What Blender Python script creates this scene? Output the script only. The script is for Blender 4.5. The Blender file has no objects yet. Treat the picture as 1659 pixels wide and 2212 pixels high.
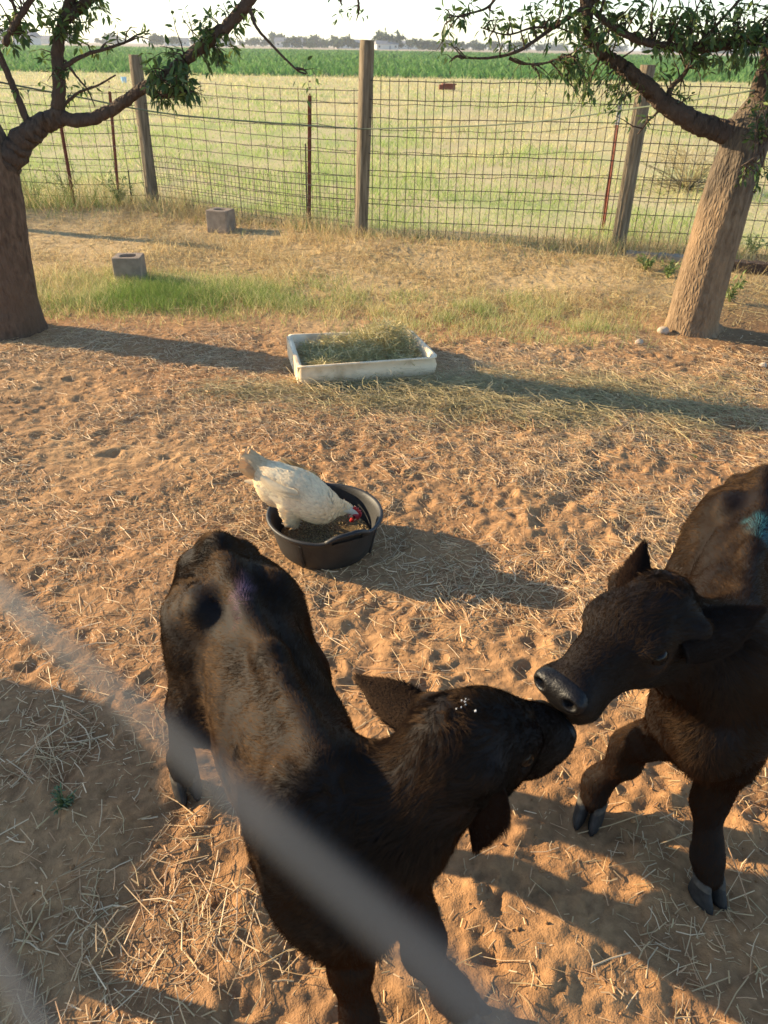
import bpy, math, random
import numpy as np
from mathutils import Vector, Matrix
random.seed(7)
RNG = np.random.default_rng(11)
SC = bpy.context.scene
COL = SC.collection

# ------------------------------------------------------------------ camera
CAM_H = 1.65
PITCH, ROLL = math.radians(32.2), math.radians(0.9)
FPX, CX, CY = 1597.0, 829.5, 1106.0          # focal length and centre in 1659x2212 picture units
cam = bpy.data.cameras.new('camera')
cam_o = bpy.data.objects.new('camera', cam)
COL.objects.link(cam_o)
cam.sensor_fit = 'VERTICAL'
cam.lens = 6.86
cam.sensor_height = 6.86 * 2212 / FPX
cam.sensor_width = cam.sensor_height * 0.75
cam.clip_start, cam.clip_end = 0.005, 12000
cam.dof.use_dof = True
cam.dof.focus_distance = 2.3
cam.dof.aperture_fstop = 1.78
cam_o.matrix_world = (Matrix.Translation((0, 0, CAM_H)) @ Matrix.Rotation(math.pi/2 - PITCH, 4, 'X')
                      @ Matrix.Rotation(ROLL, 4, 'Z'))
SC.camera = cam_o

# ------------------------------------------------------------------ sky, sun, exposure
SUN_EL = math.radians(18.0)
SUN_TO = np.array([-0.956, 0.292])            # horizontal direction towards the sun
world = bpy.data.worlds.new('World')
SC.world = world
world.use_nodes = True
wn = world.node_tree
bg = wn.nodes['Background']
sky = wn.nodes.new('ShaderNodeTexSky')
sky.sky_type = 'NISHITA'
sky.sun_disc = False
sky.sun_elevation = SUN_EL
sky.sun_rotation = math.atan2(SUN_TO[0], SUN_TO[1])
sky.altitude = 900
sky.air_density = 1.0
sky.dust_density = 0.5
sky.ozone_density = 1.8
wn.links.new(sky.outputs[0], bg.inputs['Color'])
bg.inputs['Strength'].default_value = 0.125
sun = bpy.data.lights.new('sun', 'SUN')
sun.energy = 4.8
sun.angle = math.radians(0.6)
sun.color = (1.0, 0.79, 0.50)
sun_o = bpy.data.objects.new('sun', sun)
COL.objects.link(sun_o)
sd = Vector((SUN_TO[0]*math.cos(SUN_EL), SUN_TO[1]*math.cos(SUN_EL), math.sin(SUN_EL)))
sun_o.rotation_euler = sd.to_track_quat('Z', 'Y').to_euler()
SC.view_settings.view_transform = 'Standard'
SC.view_settings.look = 'None'
SC.view_settings.exposure = 1.4
SC.view_settings.gamma = 1.0
SC.render.engine = 'CYCLES'
SC.cycles.use_denoising = True
SC.cycles.max_bounces = 6
SC.cycles.diffuse_bounces = 3
SC.cycles.glossy_bounces = 3
SC.cycles.transparent_max_bounces = 6

# ------------------------------------------------------------------ helpers
def ray(x, y):
    u, v = (x-CX)/FPX, -(y-CY)/FPX
    c, s = math.cos(ROLL), math.sin(ROLL)
    u, v = c*u - s*v, s*u + c*v
    return np.array([u, math.cos(PITCH) + v*math.sin(PITCH), -math.sin(PITCH) + v*math.cos(PITCH)])

def P(x, y, z=0.0):                           # the point at height z seen at picture position x, y
    d = ray(x, y)
    return np.array([0, 0, CAM_H]) + d*((z-CAM_H)/d[2])

def PY(x, y, Y):                              # the point at distance Y seen at picture position x, y
    d = ray(x, y)
    return np.array([0, 0, CAM_H]) + d*(Y/d[1])

def unit(v):
    v = np.asarray(v, float)
    return v/np.maximum(np.linalg.norm(v, axis=-1, keepdims=True), 1e-9)

_perm = np.random.default_rng(3).permutation(512)
def _hash(*ii):
    h = np.zeros(np.shape(ii[0]), np.int64)
    for i in ii:
        h = _perm[(h + i) & 511]
    return h/511.0

def noise2(x, y, seed=0):                     # smooth value noise, -1..1
    x = np.asarray(x, float) + seed*17.3
    y = np.asarray(y, float) - seed*9.7
    xi, yi = np.floor(x).astype(np.int64), np.floor(y).astype(np.int64)
    fx, fy = x-xi, y-yi
    fx, fy = fx*fx*fx*(fx*(fx*6-15)+10), fy*fy*fy*(fy*(fy*6-15)+10)
    a, b, c, d = _hash(xi, yi), _hash(xi+1, yi), _hash(xi, yi+1), _hash(xi+1, yi+1)
    return ((a*(1-fx)+b*fx)*(1-fy) + (c*(1-fx)+d*fx)*fy)*2-1

def fbm2(x, y, octv=4, seed=0, gain=0.5):
    r, a = 0, 1.0
    for o in range(octv):
        r = r + a*noise2(x*2**o, y*2**o, seed+o*3)
        a *= gain
    return r

def noise3(p, seed=0):
    p = np.asarray(p, float) + seed*13.7
    i = np.floor(p).astype(np.int64)
    f = p-i
    f = f*f*(3-2*f)
    r = 0
    for dx in (0, 1):
        for dy in (0, 1):
            for dz in (0, 1):
                w = (f[..., 0] if dx else 1-f[..., 0])*(f[..., 1] if dy else 1-f[..., 1])*(f[..., 2] if dz else 1-f[..., 2])
                r = r + w*_hash(i[..., 0]+dx, i[..., 1]+dy, i[..., 2]+dz)
    return r*2-1

def nvec3(p, seed=0):
    return np.stack([noise3(p, seed), noise3(p, seed+5), noise3(p, seed+9)], -1)

def fast_mesh(name, verts, faces, smooth=False, col=None):
    """verts N x 3, faces M x k (all of one size) or a list of such arrays"""
    me = bpy.data.meshes.new(name)
    verts = np.asarray(verts, np.float32)
    fl = faces if isinstance(faces, list) else [faces]
    fl = [np.asarray(f, np.int32) for f in fl if len(f)]
    loops = np.concatenate([f.ravel() for f in fl])
    sizes = np.concatenate([np.full(len(f), f.shape[1], np.int32) for f in fl])
    starts = np.concatenate([[0], np.cumsum(sizes)[:-1]]).astype(np.int32)
    me.vertices.add(len(verts))
    me.vertices.foreach_set('co', verts.ravel())
    me.loops.add(len(loops))
    me.loops.foreach_set('vertex_index', loops)
    me.polygons.add(len(sizes))
    me.polygons.foreach_set('loop_start', starts)
    if smooth:
        me.polygons.foreach_set('use_smooth', np.ones(len(sizes), bool))
    if col is not None:
        at = me.attributes.new('col', 'FLOAT_COLOR', 'POINT')
        c = np.ones((len(verts), 4), np.float32)
        c[:, :3] = col
        at.data.foreach_set('color', c.ravel())
    me.update(calc_edges=True)
    me.validate()
    return me

def link(name, data, mat=None, parent=None, loc=None):
    o = bpy.data.objects.new(name, data)
    COL.objects.link(o)
    if mat is not None:
        data.materials.append(mat)
    if loc is not None:
        o.location = loc
    if parent is not None:
        o.parent = parent
    return o

def tag(o, label=None, cat=None, group=None, kind=None):
    if label: o['label'] = label
    if cat: o['category'] = cat
    if group: o['group'] = group
    if kind: o['kind'] = kind
    return o

def empty(name, loc, label=None, cat=None, group=None, rz=0):
    o = bpy.data.objects.new(name, None)
    COL.objects.link(o)
    o.location = loc
    o.rotation_euler.z = rz
    o.empty_display_size = 0.1
    return tag(o, label, cat, group)

def wchild(name, me, mat, parent):
    """child whose mesh is written in world coordinates under an unrotated, unscaled parent"""
    me.transform(Matrix.Translation(-Vector(parent.location)))
    return link(name, me, mat, parent)

class MB:
    """collects shapes for one mesh"""
    def __init__(self): self.v, self.f = [], []
    def add(self, v, f):
        n = len(self.v)
        self.v += [tuple(map(float, p)) for p in v]
        self.f += [tuple(int(i)+n for i in q) for q in f]
        return self
    def box(self, c, s, R=None):
        c, s = np.asarray(c, float), np.asarray(s, float)/2
        v = np.array([[x, y, z] for x in (-1, 1) for y in (-1, 1) for z in (-1, 1)])*s
        if R is not None: v = v @ np.asarray(R).T
        return self.add(v+c, [(0, 1, 3, 2), (4, 6, 7, 5), (0, 4, 5, 1), (2, 3, 7, 6), (0, 2, 6, 4), (1, 5, 7, 3)])
    def tube(self, pts, rad, n=6, cap=True):
        v, f = tube_vf(pts, rad, n, cap)
        return self.add(v, f)
    def mesh(self, name, smooth=False):
        me = bpy.data.meshes.new(name)
        me.from_pydata(self.v, [], self.f)
        if smooth: me.polygons.foreach_set('use_smooth', [True]*len(me.polygons))
        me.update()
        return me

def rotz(a):
    return np.array([[math.cos(a), -math.sin(a), 0], [math.sin(a), math.cos(a), 0], [0, 0, 1]])

def frames(pts):
    pts = np.asarray(pts, float)
    t = unit(np.gradient(pts, axis=0))
    ref = np.array([0.31, 0.87, 0.38])
    n = np.cross(t[0], ref)
    if np.linalg.norm(n) < 0.1: n = np.cross(t[0], [1, 0, 0])
    n = unit(n)
    N = []
    for i in range(len(pts)):
        n = unit(n - t[i]*np.dot(n, t[i]))
        N.append(n)
    N = np.array(N)
    return t, N, np.cross(t, N)

def tube_vf(pts, rad, n=6, cap=True, bump=None):
    pts = np.asarray(pts, float)
    m = len(pts)
    rad = np.broadcast_to(np.asarray(rad, float), (m,))
    t, N, B = frames(pts)
    a = np.arange(n)*2*math.pi/n
    R = rad[:, None]*np.ones(n)
    if bump is not None: R = R*(1+bump(np.arange(m)[:, None]/(m-1), a[None, :], rad[:, None]))
    v = pts[:, None, :] + R[..., None]*(np.cos(a)[None, :, None]*N[:, None, :] + np.sin(a)[None, :, None]*B[:, None, :])
    f = []
    for i in range(m-1):
        for j in range(n):
            k = (j+1) % n
            f.append((i*n+j, i*n+k, (i+1)*n+k, (i+1)*n+j))
    v = v.reshape(-1, 3)
    if cap:
        f.append(tuple(range(n-1, -1, -1)))
        f.append(tuple((m-1)*n+j for j in range(n)))
    return v, f

def catmull(pts, n=8):
    pts = np.asarray(pts, float)
    Q = np.vstack([2*pts[0]-pts[1], pts, 2*pts[-1]-pts[-2]])
    out = []
    for i in range(1, len(Q)-2):
        for k in range(n):
            t = k/n
            out.append(0.5*((2*Q[i]) + (-Q[i-1]+Q[i+1])*t + (2*Q[i-1]-5*Q[i]+4*Q[i+1]-Q[i+2])*t*t + (-Q[i-1]+3*Q[i]-3*Q[i+1]+Q[i+2])*t**3))
    out.append(pts[-1])
    return np.array(out)

def blades(base, tipdir, length, width, bend, nseg=2, side=None, tip=0.15):
    """flat tapering strips: base N x 3, tipdir N x 3, bend N x 3 (added quadratically)"""
    N = len(base)
    if side is None:
        side = unit(np.cross(tipdir, RNG.normal(size=(N, 3))))
    s = np.linspace(0, 1, nseg+1)
    c = base[:, None, :] + tipdir[:, None, :]*(length[:, None]*s)[..., None] + bend[:, None, :]*(length[:, None]*s*s)[..., None]
    w = width[:, None]*(1-(1-tip)*s[None, :]**1.5)*0.5
    L, R = c - side[:, None, :]*w[..., None], c + side[:, None, :]*w[..., None]
    v = np.stack([L, R], 2).reshape(N, (nseg+1)*2, 3)
    q = np.array([[2*i, 2*i+1, 2*i+3, 2*i+2] for i in range(nseg)])
    f = (np.arange(N)*(nseg+1)*2)[:, None, None] + q[None]
    return v.reshape(-1, 3), f.reshape(-1, 4), (nseg+1)*2

# ------------------------------------------------------------------ materials
def mat(name, rough=0.8, spec=0.3):
    m = bpy.data.materials.new(name)
    m.use_nodes = True
    b = m.node_tree.nodes['Principled BSDF']
    b.inputs['Roughness'].default_value = rough
    b.inputs['Specular IOR Level'].default_value = spec
    return m, m.node_tree, b

def mat_noise(name, c1, c2, scale=20, rough=0.8, spec=0.3, bump=0.0, bscale=None, c3=None, stretch=None, detail=6, bdist=0.01, metal=0):
    m, nt, b = mat(name, rough, spec)
    b.inputs['Metallic'].default_value = metal
    tc = nt.nodes.new('ShaderNodeTexCoord')
    mp = nt.nodes.new('ShaderNodeMapping')
    nt.links.new(tc.outputs['Object'], mp.inputs['Vector'])
    if stretch: mp.inputs['Scale'].default_value = stretch
    n = nt.nodes.new('ShaderNodeTexNoise')
    n.inputs['Scale'].default_value = scale
    n.inputs['Detail'].default_value = detail
    nt.links.new(mp.outputs[0], n.inputs['Vector'])
    r = nt.nodes.new('ShaderNodeValToRGB')
    e = r.color_ramp.elements
    e[0].position, e[1].position = 0.32, 0.68
    e[0].color, e[1].color = (*c1, 1), (*c2, 1)
    if c3:
        x = e.new(0.5)
        x.color = (*c3, 1)
    nt.links.new(n.outputs['Fac'], r.inputs[0])
    nt.links.new(r.outputs[0], b.inputs['Base Color'])
    if bump:
        n2 = nt.nodes.new('ShaderNodeTexNoise')
        n2.inputs['Scale'].default_value = bscale or scale*3
        n2.inputs['Detail'].default_value = 8
        nt.links.new(mp.outputs[0], n2.inputs['Vector'])
        bp = nt.nodes.new('ShaderNodeBump')
        bp.inputs['Strength'].default_value = bump
        bp.inputs['Distance'].default_value = bdist
        nt.links.new(n2.outputs['Fac'], bp.inputs['Height'])
        nt.links.new(bp.outputs[0], b.inputs['Normal'])
    return m

def mat_attr(name, rough=0.7, spec=0.25, trans=0.0, var=0.0):
    """colour from the object's own 'col' attribute"""
    m, nt, b = mat(name, rough, spec)
    a = nt.nodes.new('ShaderNodeAttribute')
    a.attribute_name = 'col'
    nt.links.new(a.outputs['Color'], b.inputs['Base Color'])
    if trans:
        t = nt.nodes.new('ShaderNodeBsdfTranslucent')
        mx = nt.nodes.new('ShaderNodeMixShader')
        mx.inputs[0].default_value = trans
        nt.links.new(a.outputs['Color'], t.inputs['Color'])
        nt.links.new(b.outputs[0], mx.inputs[1])
        nt.links.new(t.outputs[0], mx.inputs[2])
        nt.links.new(mx.outputs[0], nt.nodes['Material Output'].inputs['Surface'])
    return m

# ------------------------------------------------------------------ the ground of the pen
def axis(breaks):
    """breaks: list of (start, end, step)"""
    out = [np.arange(a, b, s) for a, b, s in breaks]
    return np.concatenate(out + [[breaks[-1][1]]])
GX = axis([(-9, -4, .16), (-4, -2.6, .04), (-2.6, -1.2, .0125), (-1.2, 1.5, .0092), (1.5, 2.6, .016), (2.6, 4.5, .045), (4.5, 9, .16)])
GY = axis([(-4, 0, .15), (0, .45, .04), (.45, 1.7, .0095), (1.7, 3.2, .0105), (3.2, 5.2, .0145), (5.2, 8.2, .04), (8.2, 13, .09)])
XX, YY = np.meshgrid(GX, GY)
FENCE = np.array([(-9, 8.2), (-6.0, 8.62), (-3.6, 9.02), (-2.78, 9.25), (-0.28, 7.82), (2.2, 7.39), (5.2, 6.95), (9.5, 6.4)])
def fence_y(x):
    return np.interp(x, FENCE[:, 0], FENCE[:, 1])
def sstep(a, b, x):
    t = np.clip((x-a)/(b-a), 0, 1)
    return t*t*(3-2*t)
tramp = (0.35 + 0.65*sstep(-0.9, 0.3, XX + 0.25*noise2(XX*1.1, YY*1.1, 4))) * (1 - 0.75*sstep(4.3, 5.2, YY))
tramp = np.maximum(tramp, 0.55*(1-sstep(1.2, 2.0, YY)))
HH = 0.016*fbm2(XX*0.9, YY*0.9, 2, 1) + 0.010*fbm2(XX*4.2, YY*4.2, 3, 2)*tramp
rid = 1-np.abs(noise2(XX*8.5 + 0.5*noise2(XX*5, YY*5, 30), YY*10.5, 5))
HH += 0.009*(rid-0.5)*tramp + 0.0062*fbm2(XX*19, YY*24, 3, 9)*(0.55+0.45*tramp)
clod = np.clip(noise2(XX*13+noise2(XX*9, YY*9, 81), YY*13, 83)-.15, 0, 1)
HH += .012*clod*tramp*np.clip(.4+noise2(XX*2, YY*2, 85), 0, 1)
HH += .0055*noise2(XX*9+3*noise2(XX*2, YY*2, 87), YY*30, 88)*(1-tramp)*sstep(1.6, 2.2, YY)*(1-sstep(4.6, 5.2, YY))
prng = np.random.default_rng(5)
def stamp(cx, cy, ang, L, depth, cloven=True):
    r = L*3.0
    i0, i1 = np.searchsorted(GX, [cx-r, cx+r])
    j0, j1 = np.searchsorted(GY, [cy-r, cy+r])
    if i1-i0 < 3 or j1-j0 < 3: return
    x, y = XX[j0:j1, i0:i1]-cx, YY[j0:j1, i0:i1]-cy
    wx, wy = L*.42*noise2((x+cx)*16, (y+cy)*16, 71), L*.42*noise2((x+cx)*16, (y+cy)*16, 75)
    x, y = x+wx, y+wy
    u, v = x*math.cos(ang)+y*math.sin(ang), -x*math.sin(ang)+y*math.cos(ang)
    if cloven:
        d1 = np.sqrt((u/L)**2 + ((v-L*.36)/(L*.36))**2)
        d2 = np.sqrt((u/L)**2 + ((v+L*.36)/(L*.36))**2)
        d = np.minimum(d1, d2)
    else:
        d = np.sqrt((u/L)**2 + (v/(L*.6))**2)
    inner = sstep(1.35, .25, d)*(.75+.35*noise2((x+cx)*26, (y+cy)*26, 78))
    rim = np.exp(-((np.sqrt((u/L)**2+(v/(L*.8))**2)-1.45)/0.33)**2)
    HH[j0:j1, i0:i1] += -depth*inner + depth*0.45*rim*(0.75+0.5*noise2(x*30+cx*9, y*30, 3))
for k in range(900):
    cx, cy = prng.uniform(-2.3, 2.4), 0.5+4.2*prng.uniform()**0.9
    if prng.uniform() > (0.3 if cx < -0.5 and cy > 1.6 else 0.95): continue
    stamp(cx, cy, prng.uniform(0, 6.3), prng.uniform(.024, .048), prng.uniform(.004, .0125), prng.uniform() < .6)
for k in range(160):                             # scuffs and larger dips
    cx, cy = prng.uniform(-2.2, 2.2), prng.uniform(.5, 4.6)
    stamp(cx, cy, prng.uniform(0, 6.3), prng.uniform(.06, .13), prng.uniform(.004, .009), False)
for k in range(700):                             # paw and claw scratches, thin furrows
    cx, cy = prng.uniform(-2.6, 1.4), prng.uniform(1.0, 4.7)
    stamp(cx, cy, prng.uniform(-.7, .7), prng.uniform(.02, .06), prng.uniform(.004, .008), True)
HH = np.clip(HH, -0.055, 0.05)
berm = np.exp(-((YY-fence_y(XX)+0.25)/0.45)**2)*0.06*(0.7+0.5*noise2(XX*1.6, YY*1.6, 8))
HH += berm
HH -= 0.16*sstep(0.3, 1.6, YY-fence_y(XX))
for (fx, fy) in [(-0.225, 2.38), (-2.2, 2.0)]:   # under the feed pan the soil is pressed flat
    w = np.exp(-(((XX-fx)**2+(YY-fy)**2)/0.21**2)**3)
    HH = HH*(1-w) - 0.003*w
def ground_z(x, y):
    i = np.clip(np.searchsorted(GX, x)-1, 0, len(GX)-2)
    j = np.clip(np.searchsorted(GY, y)-1, 0, len(GY)-2)
    fx = np.clip((x-GX[i])/(GX[i+1]-GX[i]), 0, 1)
    fy = np.clip((y-GY[j])/(GY[j+1]-GY[j]), 0, 1)
    return (HH[j, i]*(1-fx)+HH[j, i+1]*fx)*(1-fy) + (HH[j+1, i]*(1-fx)+HH[j+1, i+1]*fx)*fy

nx, ny = len(GX), len(GY)
idx = np.arange(nx*ny).reshape(ny, nx)
qf = np.stack([idx[:-1, :-1], idx[:-1, 1:], idx[1:, 1:], idx[1:, :-1]], -1).reshape(-1, 4)
c_red, c_pale, c_dark, c_dry = [np.array(c) for c in ((.365, .194, .086), (.425, .256, .122), (.225, .120, .060), (.52, .38, .19))]
n_a = np.clip(.5+.5*fbm2(XX*1.1, YY*1.1, 3, 21), 0, 1)[..., None]
n_b = np.clip(.5+.55*fbm2(XX*5, YY*5, 3, 25), 0, 1)[..., None]
scol = c_red*(1-n_a)+c_pale*n_a
scol = scol*(1-.38*n_b) + c_dark*.38*n_b
dry = sstep(5.0, 6.0, YY+.5*noise2(XX*1.5, YY*1.5, 12))[..., None]*.75
scol = scol*(1-dry)+c_dry*dry
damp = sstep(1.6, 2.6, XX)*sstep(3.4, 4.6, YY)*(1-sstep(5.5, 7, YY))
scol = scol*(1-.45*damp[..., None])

fence_shade = np.exp(-((YY-fence_y(XX)+.12)/.22)**2)*np.clip(.6+.7*noise2(XX*2.5, YY*2.5, 14), 0, 1)  # shade along the fence foot, put into the soil colour as a dark band
scol = scol*(1-.6*fence_shade[..., None])+np.array((.13, .07, .045))*.6*fence_shade[..., None]

def soil_material():
    m, nt, b = mat('soil', 0.95, 0.12)
    a = nt.nodes.new('ShaderNodeAttribute'); a.attribute_name = 'col'
    tc = nt.nodes.new('ShaderNodeTexCoord')
    n1 = nt.nodes.new('ShaderNodeTexNoise'); n1.inputs['Scale'].default_value = 260; n1.inputs['Detail'].default_value = 4
    n2 = nt.nodes.new('ShaderNodeTexNoise'); n2.inputs['Scale'].default_value = 48; n2.inputs['Detail'].default_value = 8
    for n in (n1, n2): nt.links.new(tc.outputs['Object'], n.inputs['Vector'])
    r = nt.nodes.new('ShaderNodeMapRange'); r.inputs['From Min'].default_value = .3; r.inputs['From Max'].default_value = .7
    r.inputs['To Min'].default_value = .78; r.inputs['To Max'].default_value = 1.2
    nt.links.new(n2.outputs['Fac'], r.inputs['Value'])
    mx = nt.nodes.new('ShaderNodeMix'); mx.data_type = 'RGBA'; mx.blend_type = 'MULTIPLY'; mx.inputs[0].default_value = 1
    nt.links.new(a.outputs['Color'], mx.inputs[6]); nt.links.new(r.outputs[0], mx.inputs[7])
    nt.links.new(mx.outputs[2], b.inputs['Base Color'])
    ad = nt.nodes.new('ShaderNodeMath'); ad.operation = 'MULTIPLY_ADD'; ad.inputs[1].default_value = .35
    nt.links.new(n1.outputs['Fac'], ad.inputs[0]); nt.links.new(n2.outputs['Fac'], ad.inputs[2])
    bp = nt.nodes.new('ShaderNodeBump'); bp.inputs['Strength'].default_value = .8; bp.inputs['Distance'].default_value = .008
    nt.links.new(ad.outputs[0], bp.inputs['Height']); nt.links.new(bp.outputs[0], b.inputs['Normal'])
    return m
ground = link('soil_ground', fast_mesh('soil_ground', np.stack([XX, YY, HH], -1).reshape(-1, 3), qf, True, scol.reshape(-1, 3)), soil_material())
tag(ground, 'trampled red sandy soil of the animal pen', kind='structure')

# ------------------------------------------------------------------ land beyond the fence
def sheet(name, x0, x1, y0, y1, z, m, label, n=60, amp=0.0):
    xs = np.linspace(x0, x1, n)
    ys = y0 + (y1-y0)*np.linspace(0, 1, n)**2
    X, Y = np.meshgrid(xs, ys)
    Z = z + amp*noise2(X*.25, Y*.25, 2)
    id_ = np.arange(n*n).reshape(n, n)
    f = np.stack([id_[:-1, :-1], id_[:-1, 1:], id_[1:, 1:], id_[1:, :-1]], -1).reshape(-1, 4)
    o = link(name, fast_mesh(name, np.stack([X, Y, Z], -1).reshape(-1, 3), f, True), m)
    return tag(o, label, kind='structure')
m_pasture = mat_noise('pasture_soil', (.46, .37, .20), (.34, .36, .14), 0.55, .95, .1, .5, 14, (.50, .42, .22), bdist=.03)
m_crop = mat_noise('crop_soil', (.045, .085, .022), (.06, .12, .03), .2, .95, .1)
m_farland = mat_noise('far_land', (.36, .29, .19), (.44, .35, .24), .02, .95, .1)
sheet('pasture', -60, 60, 6.6, 56, -0.06, m_pasture, 'dry grassy pasture sloping flat behind the wire fence', 120, .03)
sheet('crop_field', -420, 420, 55, 380, -0.055, m_crop, 'flat dark green crop field across the distance')
sheet('far_fields', -6000, 6000, 375, 9000, -0.05, m_farland, 'pale bare fields out to the horizon')
sheet('outer_ground', -400, 400, -300, 400, -0.14, m_farland, 'bare land all around the pen')

# ------------------------------------------------------------------ loose straw, hay, grain on the soil
C_STRAW = np.array([(.74, .50, .26), (.65, .43, .21), (.82, .60, .35), (.54, .35, .17), (.57, .41, .20), (.58, .33, .16)])
m_straw = mat_attr('straw', .55, .35, .12)
def straw_mesh(x, y, L, W, lift, nseg=3, cols=C_STRAW, curl=.25, dark=None):
    N = len(x)
    a = RNG.uniform(0, 2*math.pi, N)
    t = np.stack([np.cos(a), np.sin(a)], -1)
    n = np.stack([-np.sin(a), np.cos(a)], -1)
    s = np.linspace(-.5, .5, nseg+1)
    k = RNG.normal(0, curl, N)
    cx = x[:, None] + L[:, None]*(t[:, None, 0]*s + n[:, None, 0]*k[:, None]*(s**2))
    cy = y[:, None] + L[:, None]*(t[:, None, 1]*s + n[:, None, 1]*k[:, None]*(s**2))
    gz = ground_z(cx, cy)
    line = gz.max(1, keepdims=True)*.5 + gz.mean(1, keepdims=True)*.5 + lift[:, None]
    tilt = RNG.normal(0, .12, N)[:, None]*L[:, None]*s
    stiff = np.clip(L/.12, 0, 1)[:, None]
    cz = np.maximum(gz+.0015, stiff*(line+tilt)+(1-stiff)*(gz+.002+lift[:, None]*.4))
    w = .5*W[:, None]*np.ones(nseg+1)
    side = np.stack([n[:, 0]*.85, n[:, 1]*.85, RNG.uniform(-.55, .55, N)], -1)
    c = np.stack([cx, cy, cz], -1)
    up = np.array([0, 0, 1.])
    v0 = c - side[:, None, :]*w[..., None]
    v2 = c + side[:, None, :]*w[..., None]
    v1 = c + up*(w*.7)[..., None]                       # a low ridge: the stalk is half round
    v = np.stack([v0, v1, v2], 2).reshape(N, -1, 3)
    q = []
    for i in range(nseg):
        for j in range(2):
            q.append([3*i+j, 3*i+j+1, 3*i+j+4, 3*i+j+3])
    f = (np.arange(N)*3*(nseg+1))[:, None, None] + np.array(q)[None]
    ci = cols[RNG.integers(0, len(cols), N)]*RNG.uniform(.75, 1.15, (N, 1))
    return v.reshape(-1, 3), f.reshape(-1, 4), np.repeat(ci, 3*(nseg+1), 0)

def scatter(n, dens, x0, x1, y0, y1):
    """rejection sampling with density function 0..1"""
    X, Y = [], []
    got = 0
    while got < n:
        x, y = RNG.uniform(x0, x1, n*2), RNG.uniform(y0, y1, n*2)
        k = RNG.uniform(0, 1, n*2) < dens(x, y)
        X.append(x[k]); Y.append(y[k]); got += k.sum()
    return np.concatenate(X)[:n], np.concatenate(Y)[:n]

def dens_long(x, y):
    clump = np.clip(.42+.62*fbm2(x*2.2, y*2.2, 3, 41), .06, 1)
    trough = np.exp(-(((x-.35)/1.1)**2+((y-3.9)/.55)**2))
    mid = sstep(-.5, .4, x)*sstep(1.6, 2.4, y)*(1-sstep(4.4, 4.9, y))
    left = .34*(1-sstep(-.6, .1, x))
    bl = .10*np.exp(-(((x+.7)/.5)**2+((y-.9)/.5)**2))
    return np.clip(clump*(.12+left+0.75*mid+bl+.18*sstep(1.4, .6, y))+.6*trough, 0, 1)*(1-sstep(4.7, 5.1, y))*(1-.55*(1-sstep(-.7, -.1, x))*(1-sstep(1.5, 2.0, y)))
V, Fc, Cc, n0 = [], [], [], 0
def addstraw(x, y, L, W, lift, **kw):
    global n0
    v, f, c = straw_mesh(x, y, L, W, lift, **kw)
    V.append(v); Fc.append(f+n0); Cc.append(c); n0 += len(v)
x, y = scatter(54000, dens_long, -3.2, 3.4, .3, 5.1)
addstraw(x, y, np.clip(RNG.lognormal(-2.95, .5, 54000), .02, .17), RNG.uniform(.0015, .0036, 54000), RNG.exponential(.006, 54000), nseg=2, curl=.28)
x, y = scatter(52000, lambda x, y: np.clip(dens_long(x, y)*.9+.10, 0, 1)*(1-sstep(4.8, 5.2, y)), -3.2, 3.4, .3, 5.2)
addstraw(x, y, RNG.uniform(.006, .035, 52000), RNG.uniform(.0014, .0034, 52000), RNG.exponential(.002, 52000), nseg=1)
# loose sprays of stalks lying across each other
for k in range(30):
    cx, cy = scatter(1, lambda x, y: np.clip(dens_long(x, y)+.1, 0, 1), -1.5, 1.6, .45, 3.4)
    m_ = RNG.integers(7, 20)
    addstraw(cx+RNG.normal(0, .04, m_), cy+RNG.normal(0, .035, m_), RNG.uniform(.05, .19, m_), RNG.uniform(.0018, .0036, m_), RNG.uniform(.002, .016, m_))
straw = link('loose_straw', fast_mesh('loose_straw', np.concatenate(V), np.concatenate(Fc), False, np.concatenate(Cc)), m_straw)
tag(straw, 'pale straw stalks scattered over the red soil', 'straw', kind='stuff')

# hay lying thick around the trough
C_HAY = np.array([(.47, .38, .17), (.55, .42, .20), (.40, .33, .14), (.60, .46, .24), (.34, .27, .12)])
V, Fc, Cc, n0 = [], [], [], 0
def dens_hay(x, y):
    a = np.exp(-(((x-.55)/.75)**2+((y-3.78-.05*x)/.26)**2)**1.3)
    b = np.exp(-(((x+.30)/.55)**2+((y-3.86)/.14)**2)**1.3)
    c = .35*np.exp(-(((x-1.3)/.7)**2+((y-3.75)/.35)**2)**1.3)
    return np.clip(a+b+c, 0, 1)*np.clip(.7+.5*noise2(x*4, y*4, 33), 0, 1)
x, y = scatter(9000, dens_hay, -1.2, 2.4, 3.2, 4.3)
addstraw(x, y, RNG.uniform(.05, .20, 9000), RNG.uniform(.0016, .0036, 9000), RNG.exponential(.014, 9000), cols=C_HAY, curl=.5)
hay_floor = link('spilled_hay', fast_mesh('spilled_hay', np.concatenate(V), np.concatenate(Fc), False, np.concatenate(Cc)), m_straw)
tag(hay_floor, 'greenish hay spilled thick on the soil before the white trough', 'hay', kind='stuff')

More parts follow.
